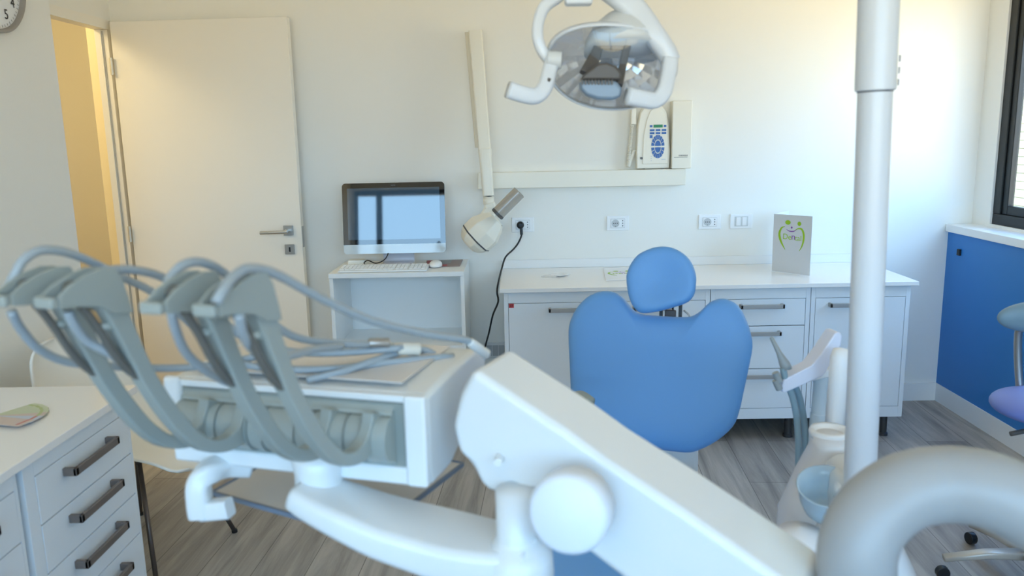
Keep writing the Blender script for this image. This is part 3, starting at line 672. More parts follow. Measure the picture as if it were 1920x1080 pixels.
lcab(-3.06, -2.555, 'white drawer cabinet by the left wall cut off at the photo edge')
ctr = PZ(-10, 790, LT)
cols = [mat('card_green', (196, 204, 176), 0.5), mat('card_pink', (206, 188, 178), 0.5), mat('card_blue', (190, 200, 214), 0.5)]
for k in range(7):
    a = math.radians(62-k*13); d = V((math.cos(a), math.sin(a), 0)); n_ = V((-d.y, d.x, 0)); z = LT+0.0008+0.0013*k
    bm = bmesh.new(); obox(bm, V((ctr.x-0.03, ctr.y, z))-n_*0.028, d*0.15, n_*0.05, (0, 0, 0.0009))
    t = obj('leaflet_card', bm, cols[0 if k < 4 else 1+k % 2]); tag(t, 'pale printed card in the fan lying on the left worktop', 'card', 'fan of cards on the left worktop')
    bm = bmesh.new(); obox(bm, V((ctr.x-0.03, ctr.y, z+0.0009))-n_*0.020+d*0.130, d*0.008, n_*0.04, (0, 0, 0.0003)); obj('printed_band', bm, mat('band_red', (196, 120, 110), 0.5) if k > 4 else mat('band_green', (176, 190, 130), 0.5), t)

# ------------------------------------------------------------------ white shell chair behind the counter
scx, scy = -1.42, -1.53
ch = thing('shell_chair', (scx, scy, 0), 'white moulded shell chair with thin metal legs between counter and doorway', 'chair')
prof = [(-0.315, 0.80), (-0.300, 0.74), (-0.275, 0.64), (-0.250, 0.54), (-0.215, 0.455), (-0.14, 0.405), (-0.03, 0.395), (0.08, 0.405), (0.18, 0.415), (0.28, 0.405), (0.325, 0.375)]
RZ = Matrix.Rotation(math.radians(-20), 3, 'Z'); CP = lambda x, y, z: V((scx, scy, 0))+RZ@V((x, y, z))
pc = catmull([V((x, 0, z)) for x, z in prof], 4); bm = bmesh.new(); rows = []; n = len(pc); NW = 20
for i, p_ in enumerate(pc):
    t = i/(n-1); hwid = 0.25-0.055*abs(2*t-1)**2.4
    if t < 0.12: hwid *= math.sqrt(max(0.0, 1-((0.12-t)/0.12)**2))*0.45+0.55
    if t > 0.9: hwid *= math.sqrt(max(0.0, 1-((t-0.9)/0.1)**2))*0.35+0.65
    tan = (pc[min(i+1, n-1)]-pc[max(i-1, 0)]).normalized(); nn = V((-tan.z, 0, tan.x)); nn = -nn if nn.x < 0 and t < .4 else nn
    if nn.z < 0 and t > .4: nn = -nn
    row = []
    for j in range(NW+1):
        s = -1+2*j/NW; lift = (0.10*(1-0.6*t) if t < 0.8 else 0.05)*abs(s)**2.6
        row.append(bm.verts.new(V((scx, scy, 0))+RZ@(p_+V((0, s*hwid, 0))+nn*lift)))
    rows.append(row)
for a, b in zip(rows, rows[1:]):
    for j in range(NW): bm.faces.new((a[j], a[j+1], b[j+1], b[j]))
so = obj('seat_shell', bm, SHELLW, ch, smooth=True); sm = so.modifiers.new('thickness', 'SOLIDIFY'); sm.thickness = 0.009; sm.offset = -1
for sx_ in (-1, 1):
    for sy_ in (-1, 1):
        bm = tube(bmesh.new(), [CP(sx_*0.11, sy_*0.10, 0.385), CP(sx_*0.235, sy_*0.20, 0.006)], 0.0085, 10, 1); lg = obj('leg', bm, LEGM, ch, smooth=True)
        bm = cyl(bmesh.new(), CP(sx_*0.235, sy_*0.20, 0), CP(sx_*0.235, sy_*0.20, 0.012), 0.011, 12); obj('foot_cap', bm, BLACK, lg)
bm = bmesh.new(); tube(bm, [CP(-.11, -.10, .385), CP(.11, .10, .385)], 0.008, 8, 1); tube(bm, [CP(.11, -.10, .385), CP(-.11, .10, .385)], 0.008, 8, 1); obj('cross_frame', bm, LEGM, ch, smooth=True)
# ================================================================== DENTAL CHAIR
d_f = V((-0.29, -0.957, 0)).normalized()                  # towards the feet
bn = V((d_f.x, d_f.y, 0.24)).normalized(); bo = V((0.46, -1.76, 0.80))
dc = thing('dental_chair', (0.38, -2.05, 0), 'blue padded dental chair with raised backrest in the middle of the room', 'dental chair')
BO = [(1067, 635), (1068, 612), (1074, 592), (1088, 570), (1108, 553), (1130, 546), (1152, 548), (1169, 559), (1184, 577), (1200, 588), (1235, 592), (1270, 594), (1296, 593), (1314, 583), (1331, 567), (1349, 560), (1366, 562), (1384, 573), (1397, 594), (1407, 622), (1411, 650), (1404, 690), (1395, 732), (1386, 772), (1374, 800), (1345, 826), (1310, 844), (1285, 848), (1230, 842), (1180, 838), (1120, 820), (1086, 798), (1073, 770), (1071, 726), (1069, 680)]
out = [PP(x, y, bo, bn) for x, y in BO]; out = catmull(out, 3, True); cen = PP(1238, 700, bo, bn)
bm = pillow(bmesh.new(), out, cen, bn, 0.060, 0.050, dish=0.018, p=3.0); obj('backrest', bm, BLUEV, dc, smooth=True)
HO = [(1175, 523), (1177, 510), (1184, 494), (1197, 478), (1216, 468), (1234, 463), (1253, 463), (1271, 469), (1288, 481), (1299, 497), (1305, 516), (1305, 533), (1302, 551), (1293, 564), (1280, 571), (1264, 576), (1243, 582), (1223, 586), (1204, 587), (1193, 581), (1184, 568), (1178, 549)]
ho = bo+V((0, 0.02, 0.25))+bn*0.02
out = catmull([PP(x, y, ho, bn) for x, y in HO], 4, True); bm = pillow(bmesh.new(), out, PP(1240, 525, ho, bn), bn, 0.050, 0.040, dish=0.034, p=2.8); hr = obj('headrest', bm, BLUEV, dc, smooth=True)
rp = PP(1250, 600, ho, bn)-bn*0.085; e1 = V((-bn.y, bn.x, 0)).normalized(); e1 = e1 if e1.x > 0 else -e1
eu = bn.cross(e1); eu = eu if eu.z > 0 else -eu
for s in (-0.028, 0.034):
    bm = bmesh.new(); obox(bm, rp+e1*s-e1*0.005-eu*0.12, e1*0.011, bn*0.012, eu*0.18); obj('headrest_rod', bm, BLACK, dc, bevel=0.002)
bm = bmesh.new(); obox(bm, rp-e1*0.015+eu*0.005, e1*0.036, bn*0.016, eu*0.03); obj('headrest_joint', bm, mat('joint_brown', (70, 55, 50), 0.4), dc, bevel=0.004)
bm = bmesh.new(); obox(bm, rp-e1*0.030-eu*0.05, e1*0.06, bn*0.006, eu*0.055); obj('slide_plate', bm, STEEL, dc)
bm = tube(bmesh.new(), [rp+e1*0.045+eu*0.035, rp+e1*0.062+eu*0.02, rp+e1*0.062-eu*0.0, rp+e1*0.045-eu*0.02], 0.003, 8, 5); obj('release_lever', bm, STEEL, dc, smooth=True)
# back shell, seat, legrest, base, armrest
out = [cen+(PP(x, y, bo, bn)-cen)*0.82-bn*0.055 for x, y in BO]; out = catmull(out, 2, True); bm = pillow(bmesh.new(), out, cen-bn*0.055, bn, 0.01, 0.03, p=4); obj('back_shell', bm, UNITW, dc, smooth=True)
side = V((-d_f.y, d_f.x, 0)).normalized(); side = side if side.x > 0 else -side
def seatpt(u, s, z): return V((0.365, -1.90, z))+d_f*u+side*s*0.88
so_ = [(0.0, -0.24), (0.12, -0.285), (0.30, -0.30), (0.52, -0.285), (0.72, -0.26), (0.95, -0.235), (1.12, -0.20), (1.20, -0.12), (1.22, 0.0), (1.20, 0.12), (1.12, 0.20), (0.95, 0.235), (0.72, 0.26), (0.52, 0.285), (0.30, 0.30), (0.12, 0.285), (0.0, 0.24), (-0.03, 0.0)]
out = catmull([seatpt(u, s, 0.41) for u, s in so_], 4, True); bm = pillow(bmesh.new(), out, seatpt(0.60, 0, 0.41), (0, 0, 1), 0.055, 0.05, dish=0.02, p=3); obj('seat', bm, BLUEV, dc, smooth=True)
out = catmull([seatpt(0.6+(u-0.6)*0.86, s*0.86, 0.37) for u, s in so_], 4, True); bm = pillow(bmesh.new(), out, seatpt(0.6, 0, 0.37), (0, 0, 1), 0.01, 0.06, p=4); obj('seat_shell', bm, UNITW, dc, smooth=True)
bm = bmesh.new(); obox(bm, PP(1262, 830, bo, bn)-bn*0.10+V((-0.05, 0, -0.32)), V((0.13, 0, 0)), V((0, 0.10, 0)), V((0, 0, 0.33))); obj('back_support', bm, UNITW, dc, bevel=0.02, seg=3)
bm = bmesh.new(); sweep(bm, catmull([seatpt(0.15, 0, 0.06), seatpt(0.28, 0, 0.18), seatpt(0.40, 0, 0.33)], 4), lambda i, t: rrect(0.14, 0.10, 0.04), up=side); obj('lift_column', bm, UNITW, dc, smooth=True)
bm = bmesh.new(); obox(bm, seatpt(-0.15, -0.25, 0.0), d_f*1.0, side*0.5, V((0, 0, 0.07))); obj('base_plate', bm, UNITW, dc, bevel=0.025, seg=4)
ar = [P(1068, 746, 2.32), P(1085, 743, 2.30), P(1106, 748, 2.26)]
bm = sweep(bmesh.new(), catmull([ar[0]+V((-0.09, 0.02, -0.01)), ar[0], ar[1], ar[2]+V((0, 0, -0.012))], 5), lambda i, t: rrect(0.026*(1-0.25*t*t), 0.014, 0.010), up=(0, 0, 1)); ao = obj('armrest', bm, mat('armrest_grey', (150, 158, 150), 0.4), dc, smooth=True)
bm = bmesh.new(); tube(bm, [ar[0]+V((-0.05, 0.02, -0.015)), ar[0]+V((-0.03, -0.0, -0.12)), seatpt(0.30, -0.27, 0.42)], 0.014, 12, 5); obj('armrest_bracket', bm, UNITW, dc, smooth=True)

# ================================================================== INSTRUMENT TABLE with whip arms (left foreground)
zt = 1.105
mR = PZ(800, 742, zt); mLf = PZ(318, 706, zt); a_ = (mLf-mR); LEN = a_.length; a_.normalize()   # along the front, to the left
nf = V((a_.y, -a_.x, 0)); nf = nf if nf.y < 0 else -nf                                           # outwards, to the operator
UZ = V((0, 0, 1))
def mp3(s, n, z): return mR+a_*s+nf*n+UZ*z           # s along front, n outwards, z above the top
it = thing('instrument_table', mp3(LEN/2, -0.1, -0.16), 'white dental instrument table with grey whip arms in the foreground', 'instrument table')
Hh = 0.150
# body: side profile swept along the front direction
pr = [(0.0, 0.0), (0.0, -Hh+0.02), (-0.012, -Hh-0.004), (-0.10, -Hh-0.004), (-0.235, -Hh+0.055), (-0.29, -0.045), (-0.30, -0.010), (-0.24, 0.010), (-0.12, 0.008)]
bm = prism(bmesh.new(), [mp3(0, n, z) for n, z in pr], a_*LEN); obj('body', bm, UNITW, it, bevel=0.012, seg=4, angle=20)
bm = bmesh.new(); obox(bm, mp3(0.0, 0.0, -Hh+0.004), a_*LEN*0.995, nf*0.012, UZ*0.030); obj('lower_lip', bm, UNITW, it, bevel=0.006, seg=3)
bm = bmesh.new(); obox(bm, mp3(-0.002, 0.0, -Hh+0.004), a_*0.036, nf*0.016, UZ*(Hh-0.002)); obj('corner_post', bm, UNITW, it, bevel=0.006, seg=3)
bm = bmesh.new(); obox(bm, mp3(LEN-0.03, 0.0, -0.055), a_*0.034, nf*0.016, UZ*0.06); obj('end_cap', bm, UNITW, it, bevel=0.01, seg=3)
bm = bmesh.new(); obox(bm, mp3(0.03, 0.0, -0.012), a_*(LEN-0.05), nf*0.010, UZ*0.012); obj('upper_lip', bm, UNITW, it, bevel=0.003)
# grey holder mat : profile with a fat roll
pm = [(0.0, -0.013), (0.006, -0.014), (0.010, -0.022), (0.016, -0.026), (0.018, -0.031), (0.012, -0.034)] + [(0.018+0.030*math.sin(math.radians(k)), -0.068+0.036*math.cos(math.radians(k))) for k in range(0, 181, 15)] + [(0.014, -0.110), (0.0, -0.118)]
bm = prism(bmesh.new(), [mp3(0.036, n, z) for n, z in pm], a_*0.006); 
bm.free(); bm = prism(bmesh.new(), [mp3(0.052, n, z) for n, z in pm], a_*(LEN-0.085)); hm = obj('holder_mat', bm, MATG, it, bevel=0.0015, angle=30)
bm = bmesh.new(); obox(bm, mp3(0.034, 0.0, -0.118), a_*(LEN-0.06), nf*0.008, UZ*0.105); obj('holder_backing', bm, mat('mat_backing', (134, 142, 138), 0.35), it, bevel=0.002)
bm = bmesh.new()
for k in range(5):
    s0 = 0.095+k*0.085
    for ds in (0, 0.026):
        if s0+ds < LEN-0.06:
            ring = [mp3(s0+ds, 0.0185+0.0312*math.sin(math.radians(q)), -0.068+0.0372*math.cos(math.radians(q))) for q in range(0, 181, 12)]
            obj('holder_ridge', sweep(bmesh.new(), ring, lambda i, t: [(-0.0012, -0.0006), (0.0012, -0.0006), (0.0012, 0.0008), (-0.0012, 0.0008)], up=a_), mat('mat_ridge', (118, 126, 124), 0.4), hm)
# hidden work surface mat details: top panel
bm = prism(bmesh.new(), [mp3(0.05, -0.02, 0.0095), mp3(LEN-0.03, -0.02, 0.0095), mp3(LEN-0.03, -0.24, 0.0115), mp3(0.05, -0.24, 0.0115)], (0, 0, 0.002)); obj('top_panel', bm, mat('top_panel', (214, 210, 206), 0.35), it)
# whip arms -------------------------------------------------------
na = V((nf.x-0.10, nf.y, 0)).normalized()              # arms lean slightly to the left of the table's normal
ta = V((-na.y, na.x, 0)); ta = ta if ta.x > 0 else -ta # across an arm
arm0 = PP(655, 868, mp3(0.10, 0.115, 0), nf)
def apx(x, y): return PP(x, y, arm0, ta)               # photo pixel -> point in the plane of the right-most arm
def whip(off, label):
    """off = shift of the whole arm along the table"""
    sh = a_*off-ta*0.0155
    t = bpy.data.objects.new('whip_arm', None); C.objects.link(t); t.parent = it
    t.location = arm0+sh-origin(it)
    TH = 0.0105
    cl_ = [(488, 545, 30), (505, 585, 24), (523, 635, 20), (543, 690, 17.5), (562, 738, 17), (586, 785, 17), (616, 833, 17), (648, 861, 17), (680, 858, 16), (702, 835, 15), (712, 805, 14), (716, 775, 13)]
    pts = [apx(x, y) for x, y, _ in cl_]
    wv = catmull([V((w_, 0, 0)) for _, _, w_ in cl_], 5); cp_ = catmull(pts, 5)
    cc2 = catmull([V((x, y, 0)) for x, y, _ in cl_], 5); lf_, rt_ = [], []
    for i, p_ in enumerate(cc2):
        d = (cc2[min(i+1, len(cc2)-1)]-cc2[max(i-1, 0)]).normalized(); q = V((-d.y, d.x, 0))*wv[i].x*0.80
        lf_.append(apx(p_.x+q.x, p_.y+q.y)+sh); rt_.append(apx(p_.x-q.x, p_.y-q.y)+sh)
    bm = bmesh.new(); pv_ = None
    for l_, r_ in zip(lf_, rt_):
        ring = [bm.verts.new(v) for v in (l_-ta*TH, r_-ta*TH, r_+ta*TH, l_+ta*TH)]
        if pv_:
            for k in range(4): bm.faces.new((pv_[k], pv_[(k+1) % 4], ring[(k+1) % 4], ring[k]))
        else: bm.faces.new(ring[::-1])
        pv_ = ring
    bm.faces.new(pv_)
    obj('arm_bar', bm, ARMG, t, smooth=False, bevel=0.005, seg=3, angle=50)
    # fork plates of the head
    pl_ = [(412, 570), (430, 547), (455, 526), (480, 512), (502, 511), (514, 532), (524, 572), (530, 600), (500, 604), (478, 590), (445, 590), (414, 594)]
    TW = 0.0155
    for sg in (-1, 1):
        bm = prism(bmesh.new(), [apx(x, y)+sh+ta*(TW*sg-(0.0045 if sg > 0 else 0)) for x, y in pl_], ta*0.0045); obj('head_plate', bm, ARMG, t, bevel=0.0015)
    c = apx(412, 582)+sh; up_ = (apx(412, 570)-apx(412, 594)); h_ = up_.length
    bm = bmesh.new(); obox(bm, c-ta*TW-UZ*h_*0.5, ta*TW*2, na*0.010, UZ*h_); obj('head_tip', bm, ARMG, t, bevel=0.003)
    r0 = apx(455, 560)+sh; bm = bmesh.new(); cyl(bm, r0-ta*0.0145, r0+ta*0.0145, 0.013, 20); obj('roller', bm, ARMD, t, bevel=0.002)
    # thin front strut and cross bars
    fs = catmull([apx(x, y)+sh for x, y in [(462, 590), (476, 612), (492, 642), (510, 680), (530, 712), (548, 730)]], 4)
    bm = sweep(bmesh.new(), fs, lambda i, t_: rrect(0.004, 0.006, 0.002, 2), up=ta); obj('front_strut', bm, ARMD, t, bevel=0.001)
    bm = bmesh.new(); tube(bm, [apx(488, 632)+sh, apx(518, 627)+sh], 0.006, 10, 1); obj('cross_bar', bm, ARMG, t, smooth=True)
    return t
OFFS = [0.0, 0.071, 0.222, 0.293]
for k, o_ in enumerate(OFFS): whip(o_, '')
# tubes: photo x, y, distance
def hose(pp, r=0.0062, m=HOSE): return tube(bmesh.new(), [P(*q) for q in pp], r, 12, 6)
HZ = [
 [(405, 568, .86), (418, 545, .87), (440, 517, .90), (470, 503, .93), (520, 515, .98), (600, 558, 1.06), (700, 602, 1.16), (800, 626, 1.26), (870, 637, 1.33), (888, 645, 1.345)],
 [(296, 575, .93), (310, 548, .94), (322, 518, .96), (345, 496, .98), (380, 492, 1.01), (420, 512, 1.05), (470, 560, 1.10), (520, 612, 1.15), (570, 636, 1.20), (650, 645, 1.26), (690, 645, 1.30)],
 [(100, 575, .96), (130, 548, .97), (165, 522, 1.0), (200, 508, 1.02), (250, 506, 1.06), (310, 522, 1.12), (380, 565, 1.18), (450, 628, 1.22), (520, 655, 1.25), (620, 662, 1.28), (755, 652, 1.33)],
 [(15, 540, 1.0), (28, 515, 1.0), (45, 487, 1.01), (75, 470, 1.03), (115, 471, 1.06), (160, 486, 1.10), (230, 520, 1.16), (290, 550, 1.20), (350, 600, 1.24), (420, 668, 1.26), (500, 690, 1.26), (620, 692, 1.27), (720, 680, 1.31), (850, 668, 1.37)],
 [(22, 585, 1.0), (38, 615, 1.02), (70, 652, 1.05), (115, 675, 1.09), (170, 684, 1.13), (240, 688, 1.18), (330, 690, 1.24), (420, 682, 1.27), (500, 665, 1.28), (600, 660, 1.30), (700, 656, 1.33), (740, 650, 1.34)],
 [(128, 586, .97), (140, 610, 0.98), (165, 640, 1.0), (205, 662, 1.02), (235, 685, 1.05), (262, 705, 1.10)],
 [(322, 585, .94), (330, 620, .96), (352, 665, 1.0), (395, 700, 1.05), (440, 722, 1.12), (470, 730, 1.16)],
 [(448, 590, .90), (455, 625, .92), (475, 655, .96), (500, 672, 1.0), (540, 668, 1.06), (590, 655, 1.15), (640, 650, 1.24)],
 [(575, 712, 1.24), (640, 697, 1.26), (690, 680, 1.29), (745, 662, 1.34), (790, 655, 1.38), (815, 665, 1.38)],
]
for k, pp in enumerate(HZ):
    o = obj('hose', hose(pp), HOSE, it, smooth=True)
for (x0, y0, d0, x1, y1, d1, r, m) in ((880, 641, 1.337, 912, 664, 1.37, .0085, mat('connector_grey', (206, 210, 210), 0.35)), (745, 654, 1.33, 785, 655, 1.35, .0105, mat('connector_cream', (206, 204, 194), 0.4)), (690, 643, 1.30, 728, 643, 1.32, .008, STEEL)):
    bm = bmesh.new(); a1_, b1_ = P(x0, y0, d0), P(x1, y1, d1); lathe(bm, a1_, b1_-a1_, [(r*0.75, 0), (r, 0.004), (r, (b1_-a1_).length*0.7), (r*1.1, (b1_-a1_).length)], 20); obj('hose_connector', bm, m, it, bevel=0.001)
# neck under the table + handle bracket
hb = [P(470, 872, 1.30), P(425, 872, 1.28), P(392, 885, 1.25), P(374, 905, 1.24), P(374, 940, 1.235), P(378, 966, 1.235)]
bm = sweep(bmesh.new(), catmull(hb, 6), lambda i, t: rrect(0.019, 0.019, 0.012), up=(0, 1, 0.2)); obj('grab_handle', bm, UNITW, it, smooth=True)

# tray under the table
TZ = 0.872
tq = [PZ(398, 928, TZ), PZ(692, 1012, TZ), PZ(868, 874, TZ)]; tq.append(tq[0]+tq[2]-tq[1])
ty = thing('instrument_tray', sum(tq, V((0, 0, 0)))/4, 'flat grey tray held below the instrument table', 'tray')
bm = prism(bmesh.new(), tq, (0, 0, 0.006)); obj('tray_plate', bm, TRAYG, ty, bevel=0.002)
bm = bmesh.new(); cq = sum(tq, V((0, 0, 0)))/4
for i in range(4):
    p0, p1 = tq[i]+V((0, 0, 0.006)), tq[(i+1) % 4]+V((0, 0, 0.006)); sweep(bm, [p0, p1], lambda i_, t: [(-0.003, -0.006), (0.003, -0.006), (0.003, 0.002), (-0.003, 0.002)], up=(0, 0, 1))
obj('tray_rim', bm, TRAYE, ty, bevel=0.001)
c0_ = P(392, 955, 1.235); bm = sweep(bmesh.new(), [P(378, 957, 1.235), P(432, 952, 1.225)], lambda i, t: rrect(0.014, 0.016, 0.006), up=(0, 0, 1)); obj('tray_clamp', bm, UNITW, ty, bevel=0.002)

# ================================================================== SUPPORT ARMS
sa = thing('support_arm', P(960, 1000, 1.18), 'thick white arm with round pivot disc carrying the instrument table', 'arm')
# lower curved arm
lc = [P(566, 918, 1.19), P(640, 952, 1.17), P(720, 985, 1.16), P(810, 1012, 1.15), P(890, 1034, 1.13), P(960, 1050, 1.11), P(1000, 1055, 1.10)]
cl_ = catmull(lc, 6)
bm = sweep(bmesh.new(), cl_, lambda i, t: rrect(0.044+0.022*math.sin(math.pi*min(1, t*1.1))+0.006*t, 0.020+0.016*t, 0.016, 5), up=(0, 0, 1)); obj('curved_arm', bm, UNITW, sa, smooth=True)
nk = P(590, 905, 1.20); bm = lathe(bmesh.new(), nk+V((0.005, 0.01, -0.035)), (0, 0, 1), [(0.0, 0), (0.036, 0.002), (0.040, 0.01), (0.038, 0.05), (0.042, 0.075), (0.03, 0.085)], 32); obj('table_joint', bm, UNITW, sa, smooth=True)
jb = P(985, 1060, 1.10); bm = lathe(bmesh.new(), jb+V((-0.012, 0, -0.05)), (0, 0, 1), [(0, 0), (0.04, 0.001), (0.052, 0.012), (0.055, 0.04), (0.053, 0.07), (0.045, 0.082), (0.034, 0.090), (0.030, 0.098), (0.030, 0.17), (0.0, 0.171)], 40); obj('elbow_joint', bm, UNITW, sa, smooth=True)
bm = bmesh.new(); cyl(bm, P(1002, 1012, 1.045), P(1003, 1012, 1.04), 0.004, 10); obj('screw', bm, STEEL, sa)
# sloping beam : an outline seen from the front, given real thickness away from the viewer
zb0, zb1 = 1.16, 0.92
def bz(x): return zb0+(zb1-zb0)*(x-880)/(1560-880)
front = [(885, 692), (1060, 808), (1133, 862), (1280, 958), (1420, 1055), (1520, 1125), (1560, 1220), (1330, 1215), (1160, 1082), (1100, 1036), (1005, 1000), (985, 935), (912, 922), (898, 905), (882, 872), (858, 850), (846, 800), (860, 740)]
fpt = [P(x, y, bz(x)) for x, y in front]
bpx = P(1280, 876, 1.14)-P(1280, 958, bz(1280))
back = V((0.055, 0.125, 0.0))
bm = prism(bmesh.new(), fpt, back); obj('beam', bm, UNITW, sa, bevel=0.016, seg=5, angle=25)
bm = bmesh.new(); dcn = P(1063, 966, 1.00); axd = V((-0.34, -0.92, 0.10)).normalized()
lathe(bm, dcn-axd*0.045, axd, [(0.056, 0), (0.056, 0.040), (0.053, 0.047), (0.047, 0.051), (0.0, 0.052)], 48); obj('pivot_disc', bm, mat('disc_white', (220, 228, 238), 0.4), sa, smooth=True)
bm = bmesh.new(); q0 = P(936, 866, 1.12); cyl(bm, q0+V((0, 0.02, 0)), q0+V((-0.002, -0.004, 0)), 0.006, 16); obj('screw_cover', bm, UNITW, sa)

# big curved pipe on the right
bp_ = [P(1612, 1130, 0.98), P(1606, 1040, 0.98), P(1632, 972, 0.99), P(1690, 925, 1.0), P(1765, 908, 1.0), P(1850, 918, 0.98), P(1930, 955, 0.96), P(2030, 1020, 0.92), P(2110, 1120, 0.90)]
cb_ = obj('curved_column_arm', tube(bmesh.new(), bp_, lambda t: 0.050, 40, 8), mat('pipe_grey', (158, 160, 160), 0.42), smooth=True)
tag(cb_, 'thick pale grey curved pipe arching over the lower right foreground', 'pipe')

# ================================================================== UNIT BODY, POLE, CUSPIDOR
PZD = 1.62
un = thing('dental_unit', (0.80, -2.55, 0), 'white dental unit body with lamp pole and glass spittoon bowl', 'dental unit')
pb0, pb1 = P(1612, 905, PZD), P(1641, 172, PZD); pb0.y = pb1.y; pt = P(1650, 60, PZD); pt.y = pb1.y
R1 = 0.0325
bm = lathe(bmesh.new(), pb0, pb1-pb0, [(R1, -0.12), (R1, (pb1-pb0).length)], 40); obj('pole', bm, LAMPW, un, bevel=0.001)
pv = (pb1-pb0).normalized()
bm = lathe(bmesh.new(), pb1+pv*0.001, pv, [(R1+0.001, 0), (R1+0.0055, 0.002), (R1+0.0055, 0.60)], 40); ps = obj('pole_sleeve', bm, LAMPW, un, bevel=0.001)
bm = lathe(bmesh.new(), pb1, pv, [(R1+0.001, -0.001), (R1+0.001, 0.001)], 40); obj('pole_seam', bm, CONED, un)
sideq = V((0.75, -0.66, 0)).normalized(); bm = bmesh.new()
tgt = P(1683, 130, PZD-0.02)
for k in range(3): obox(bm, tgt+V((0.0, -0.006, -0.03+k*0.022)), V((0.004, 0.004, 0)), V((-0.001, 0.001, 0)), V((0, 0, 0.012)))
obj('sleeve_mark', bm, mat('mark_grey', (150, 155, 162), 0.5), ps)
# unit body : tapering rounded tower
bx0 = P(1600, 1010, 1.66); bcx, bcy = bx0.x+0.02, bx0.y+0.02
def ell(cx, cy, rx, ry, z, n=36, e=2.6):
    return [V((cx+rx*math.copysign(abs(math.cos(a))**(2/e), math.cos(a)), cy+ry*math.copysign(abs(math.sin(a))**(2/e), math.sin(a)), z)) for a in [2*math.pi*k/n for k in range(n)]]
def loft(bm, rings):
    prev = None
    for r in rings:
        vs = [bm.verts.new(p) for p in r]
        if prev:
            for k in range(len(vs)): bm.faces.new((prev[k], prev[(k+1) % len(vs)], vs[(k+1) % len(vs)], vs[k]))
        else: bm.faces.new(vs[::-1])
        prev = vs
    bm.faces.new(prev); return bm
ztop = P(1612, 905, PZD).z
bm = loft(bmesh.new(), [ell(bcx+0.03, bcy+0.05, 0.13, 0.17, 0), ell(bcx+0.03, bcy+0.05, 0.125, 0.165, 0.25), ell(bcx+0.02, bcy+0.04, 0.105, 0.14, 0.52), ell(bcx+0.015, bcy+0.03, 0.075, 0.11, ztop-0.16), ell(bcx, bcy+0.03, 0.055, 0.09, ztop-0.02), ell(bcx, bcy+0.03, 0.042, 0.07, ztop)])
obj('tower', bm, UNITW, un, smooth=True)
# spittoon tower left/behind the pole
cA_ = P(1556, 812, 1.86); cB_ = P(1530, 985, 1.80)
bm = loft(bmesh.new(), [ell(cB_.x+0.02, cA_.y, 0.085, 0.09, 0.0), ell(cB_.x+0.02, cA_.y, 0.085, 0.09, cB_.z), ell((cA_.x+cB_.x)/2+0.012, cA_.y, 0.062, 0.07, (cA_.z+cB_.z)/2), ell(cA_.x+0.004, cA_.y, 0.046, 0.05, cA_.z-0.03), ell(cA_.x, cA_.y, 0.047, 0.05, cA_.z)])
obj('bowl_tower', bm, mat('tower_cream', (226, 224, 222), 0.35), un, smooth=True)
bm = lathe(bmesh.new(), cA_, (0, 0, 1), [(0.047, -0.01), (0.049, 0.006), (0.045, 0.012), (0.036, 0.008), (0.026, -0.012), (0.0, -0.02)], 40); obj('cup_rest', bm, WPLAST, un, smooth=True)
gb = P(1545, 925, 1.70); bm = lathe(bmesh.new(), gb+V((0.005, 0, -0.06)), V((-0.12, -0.35, 1)), [(0.012, 0), (0.030, 0.008), (0.048, 0.03), (0.058, 0.06), (0.064, 0.095), (0.066, 0.10), (0.062, 0.10), (0.054, 0.065), (0.043, 0.034), (0.026, 0.014), (0.0, 0.012)], 40); obj('spittoon_bowl', bm, BOWLG, un, smooth=True)
bm = bmesh.new(); e0 = P(1568, 900, 1.69); lathe(bm, e0+V((0.015, 0, -0.04)), (0.1, -0.5, 1), [(0.020, 0), (0.026, 0.03), (0.014, 0.05), (0, 0.055)], 24); obj('bowl_drain', bm, WPLAST, un, smooth=True)
bo2 = P(1500, 1010, 1.66); bm = bmesh.new(); lathe(bm, V((bo2.x, bo2.y, bo2.z-0.12)), (0, 0, 1), [(0.06, 0), (0.06, 0.10), (0.045, 0.14), (0.0, 0.15)], 32); obj('front_cover', bm, mat('tower_cream', (226, 224, 222), 0.35), un, smooth=True)
# white tube behind the pole
w0, w1 = P(1566, 790, 1.92), P(1576, 655, 1.92); bm = lathe(bmesh.new(), w0, w1-w0, [(0.024, -0.05), (0.023, (w1-w0).length*0.9), (0.017, (w1-w0).length), (0, (w1-w0).length+0.003)], 28); obj('cup_filler', bm, WPLAST, un, smooth=True)

# ================================================================== ASSISTANT HOLDER
AZ = 2.02
ah = thing('assistant_holder', P(1530, 790, AZ), 'small white tilted holder with grey suction hoses left of the pole', 'instrument holder')
prf = [(1466, 728), (1470, 712), (1522, 686), (1540, 664), (1567, 624), (1574, 622), (1580, 630), (1577, 648), (1549, 698), (1542, 706), (1472, 737), (1467, 735)]
bm = prism(bmesh.new(), [P(x, y, AZ-0.03) for x, y in prf], (-0.01, 0.045, 0.0)); obj('holder_body', bm, mat('holder_lilac_white', (222, 226, 240), 0.35), ah, bevel=0.004, seg=3)
s0, s1 = P(1533, 795, AZ+0.02), P(1540, 712, AZ+0.02); bm = lathe(bmesh.new(), s0, s1-s0, [(0.021, -0.14), (0.021, 0.03), (0.0195, 0.031), (0.0195, (s1-s0).length-0.01), (0.026, (s1-s0).length), (0.026, (s1-s0).length+0.012)], 28); obj('stem', bm, mat('stem_pale_blue', (206, 220, 228), 0.35), ah, bevel=0.001)
bm = bmesh.new(); kb_ = P(1535, 705, AZ+0.01); obox(bm, kb_+V((-0.035, -0.02, -0.012)), V((0.07, 0, 0.018)), V((0, 0.05, 0)), V((0, 0, 0.022))); obj('mount', bm, WPLAST, ah, bevel=0.005)
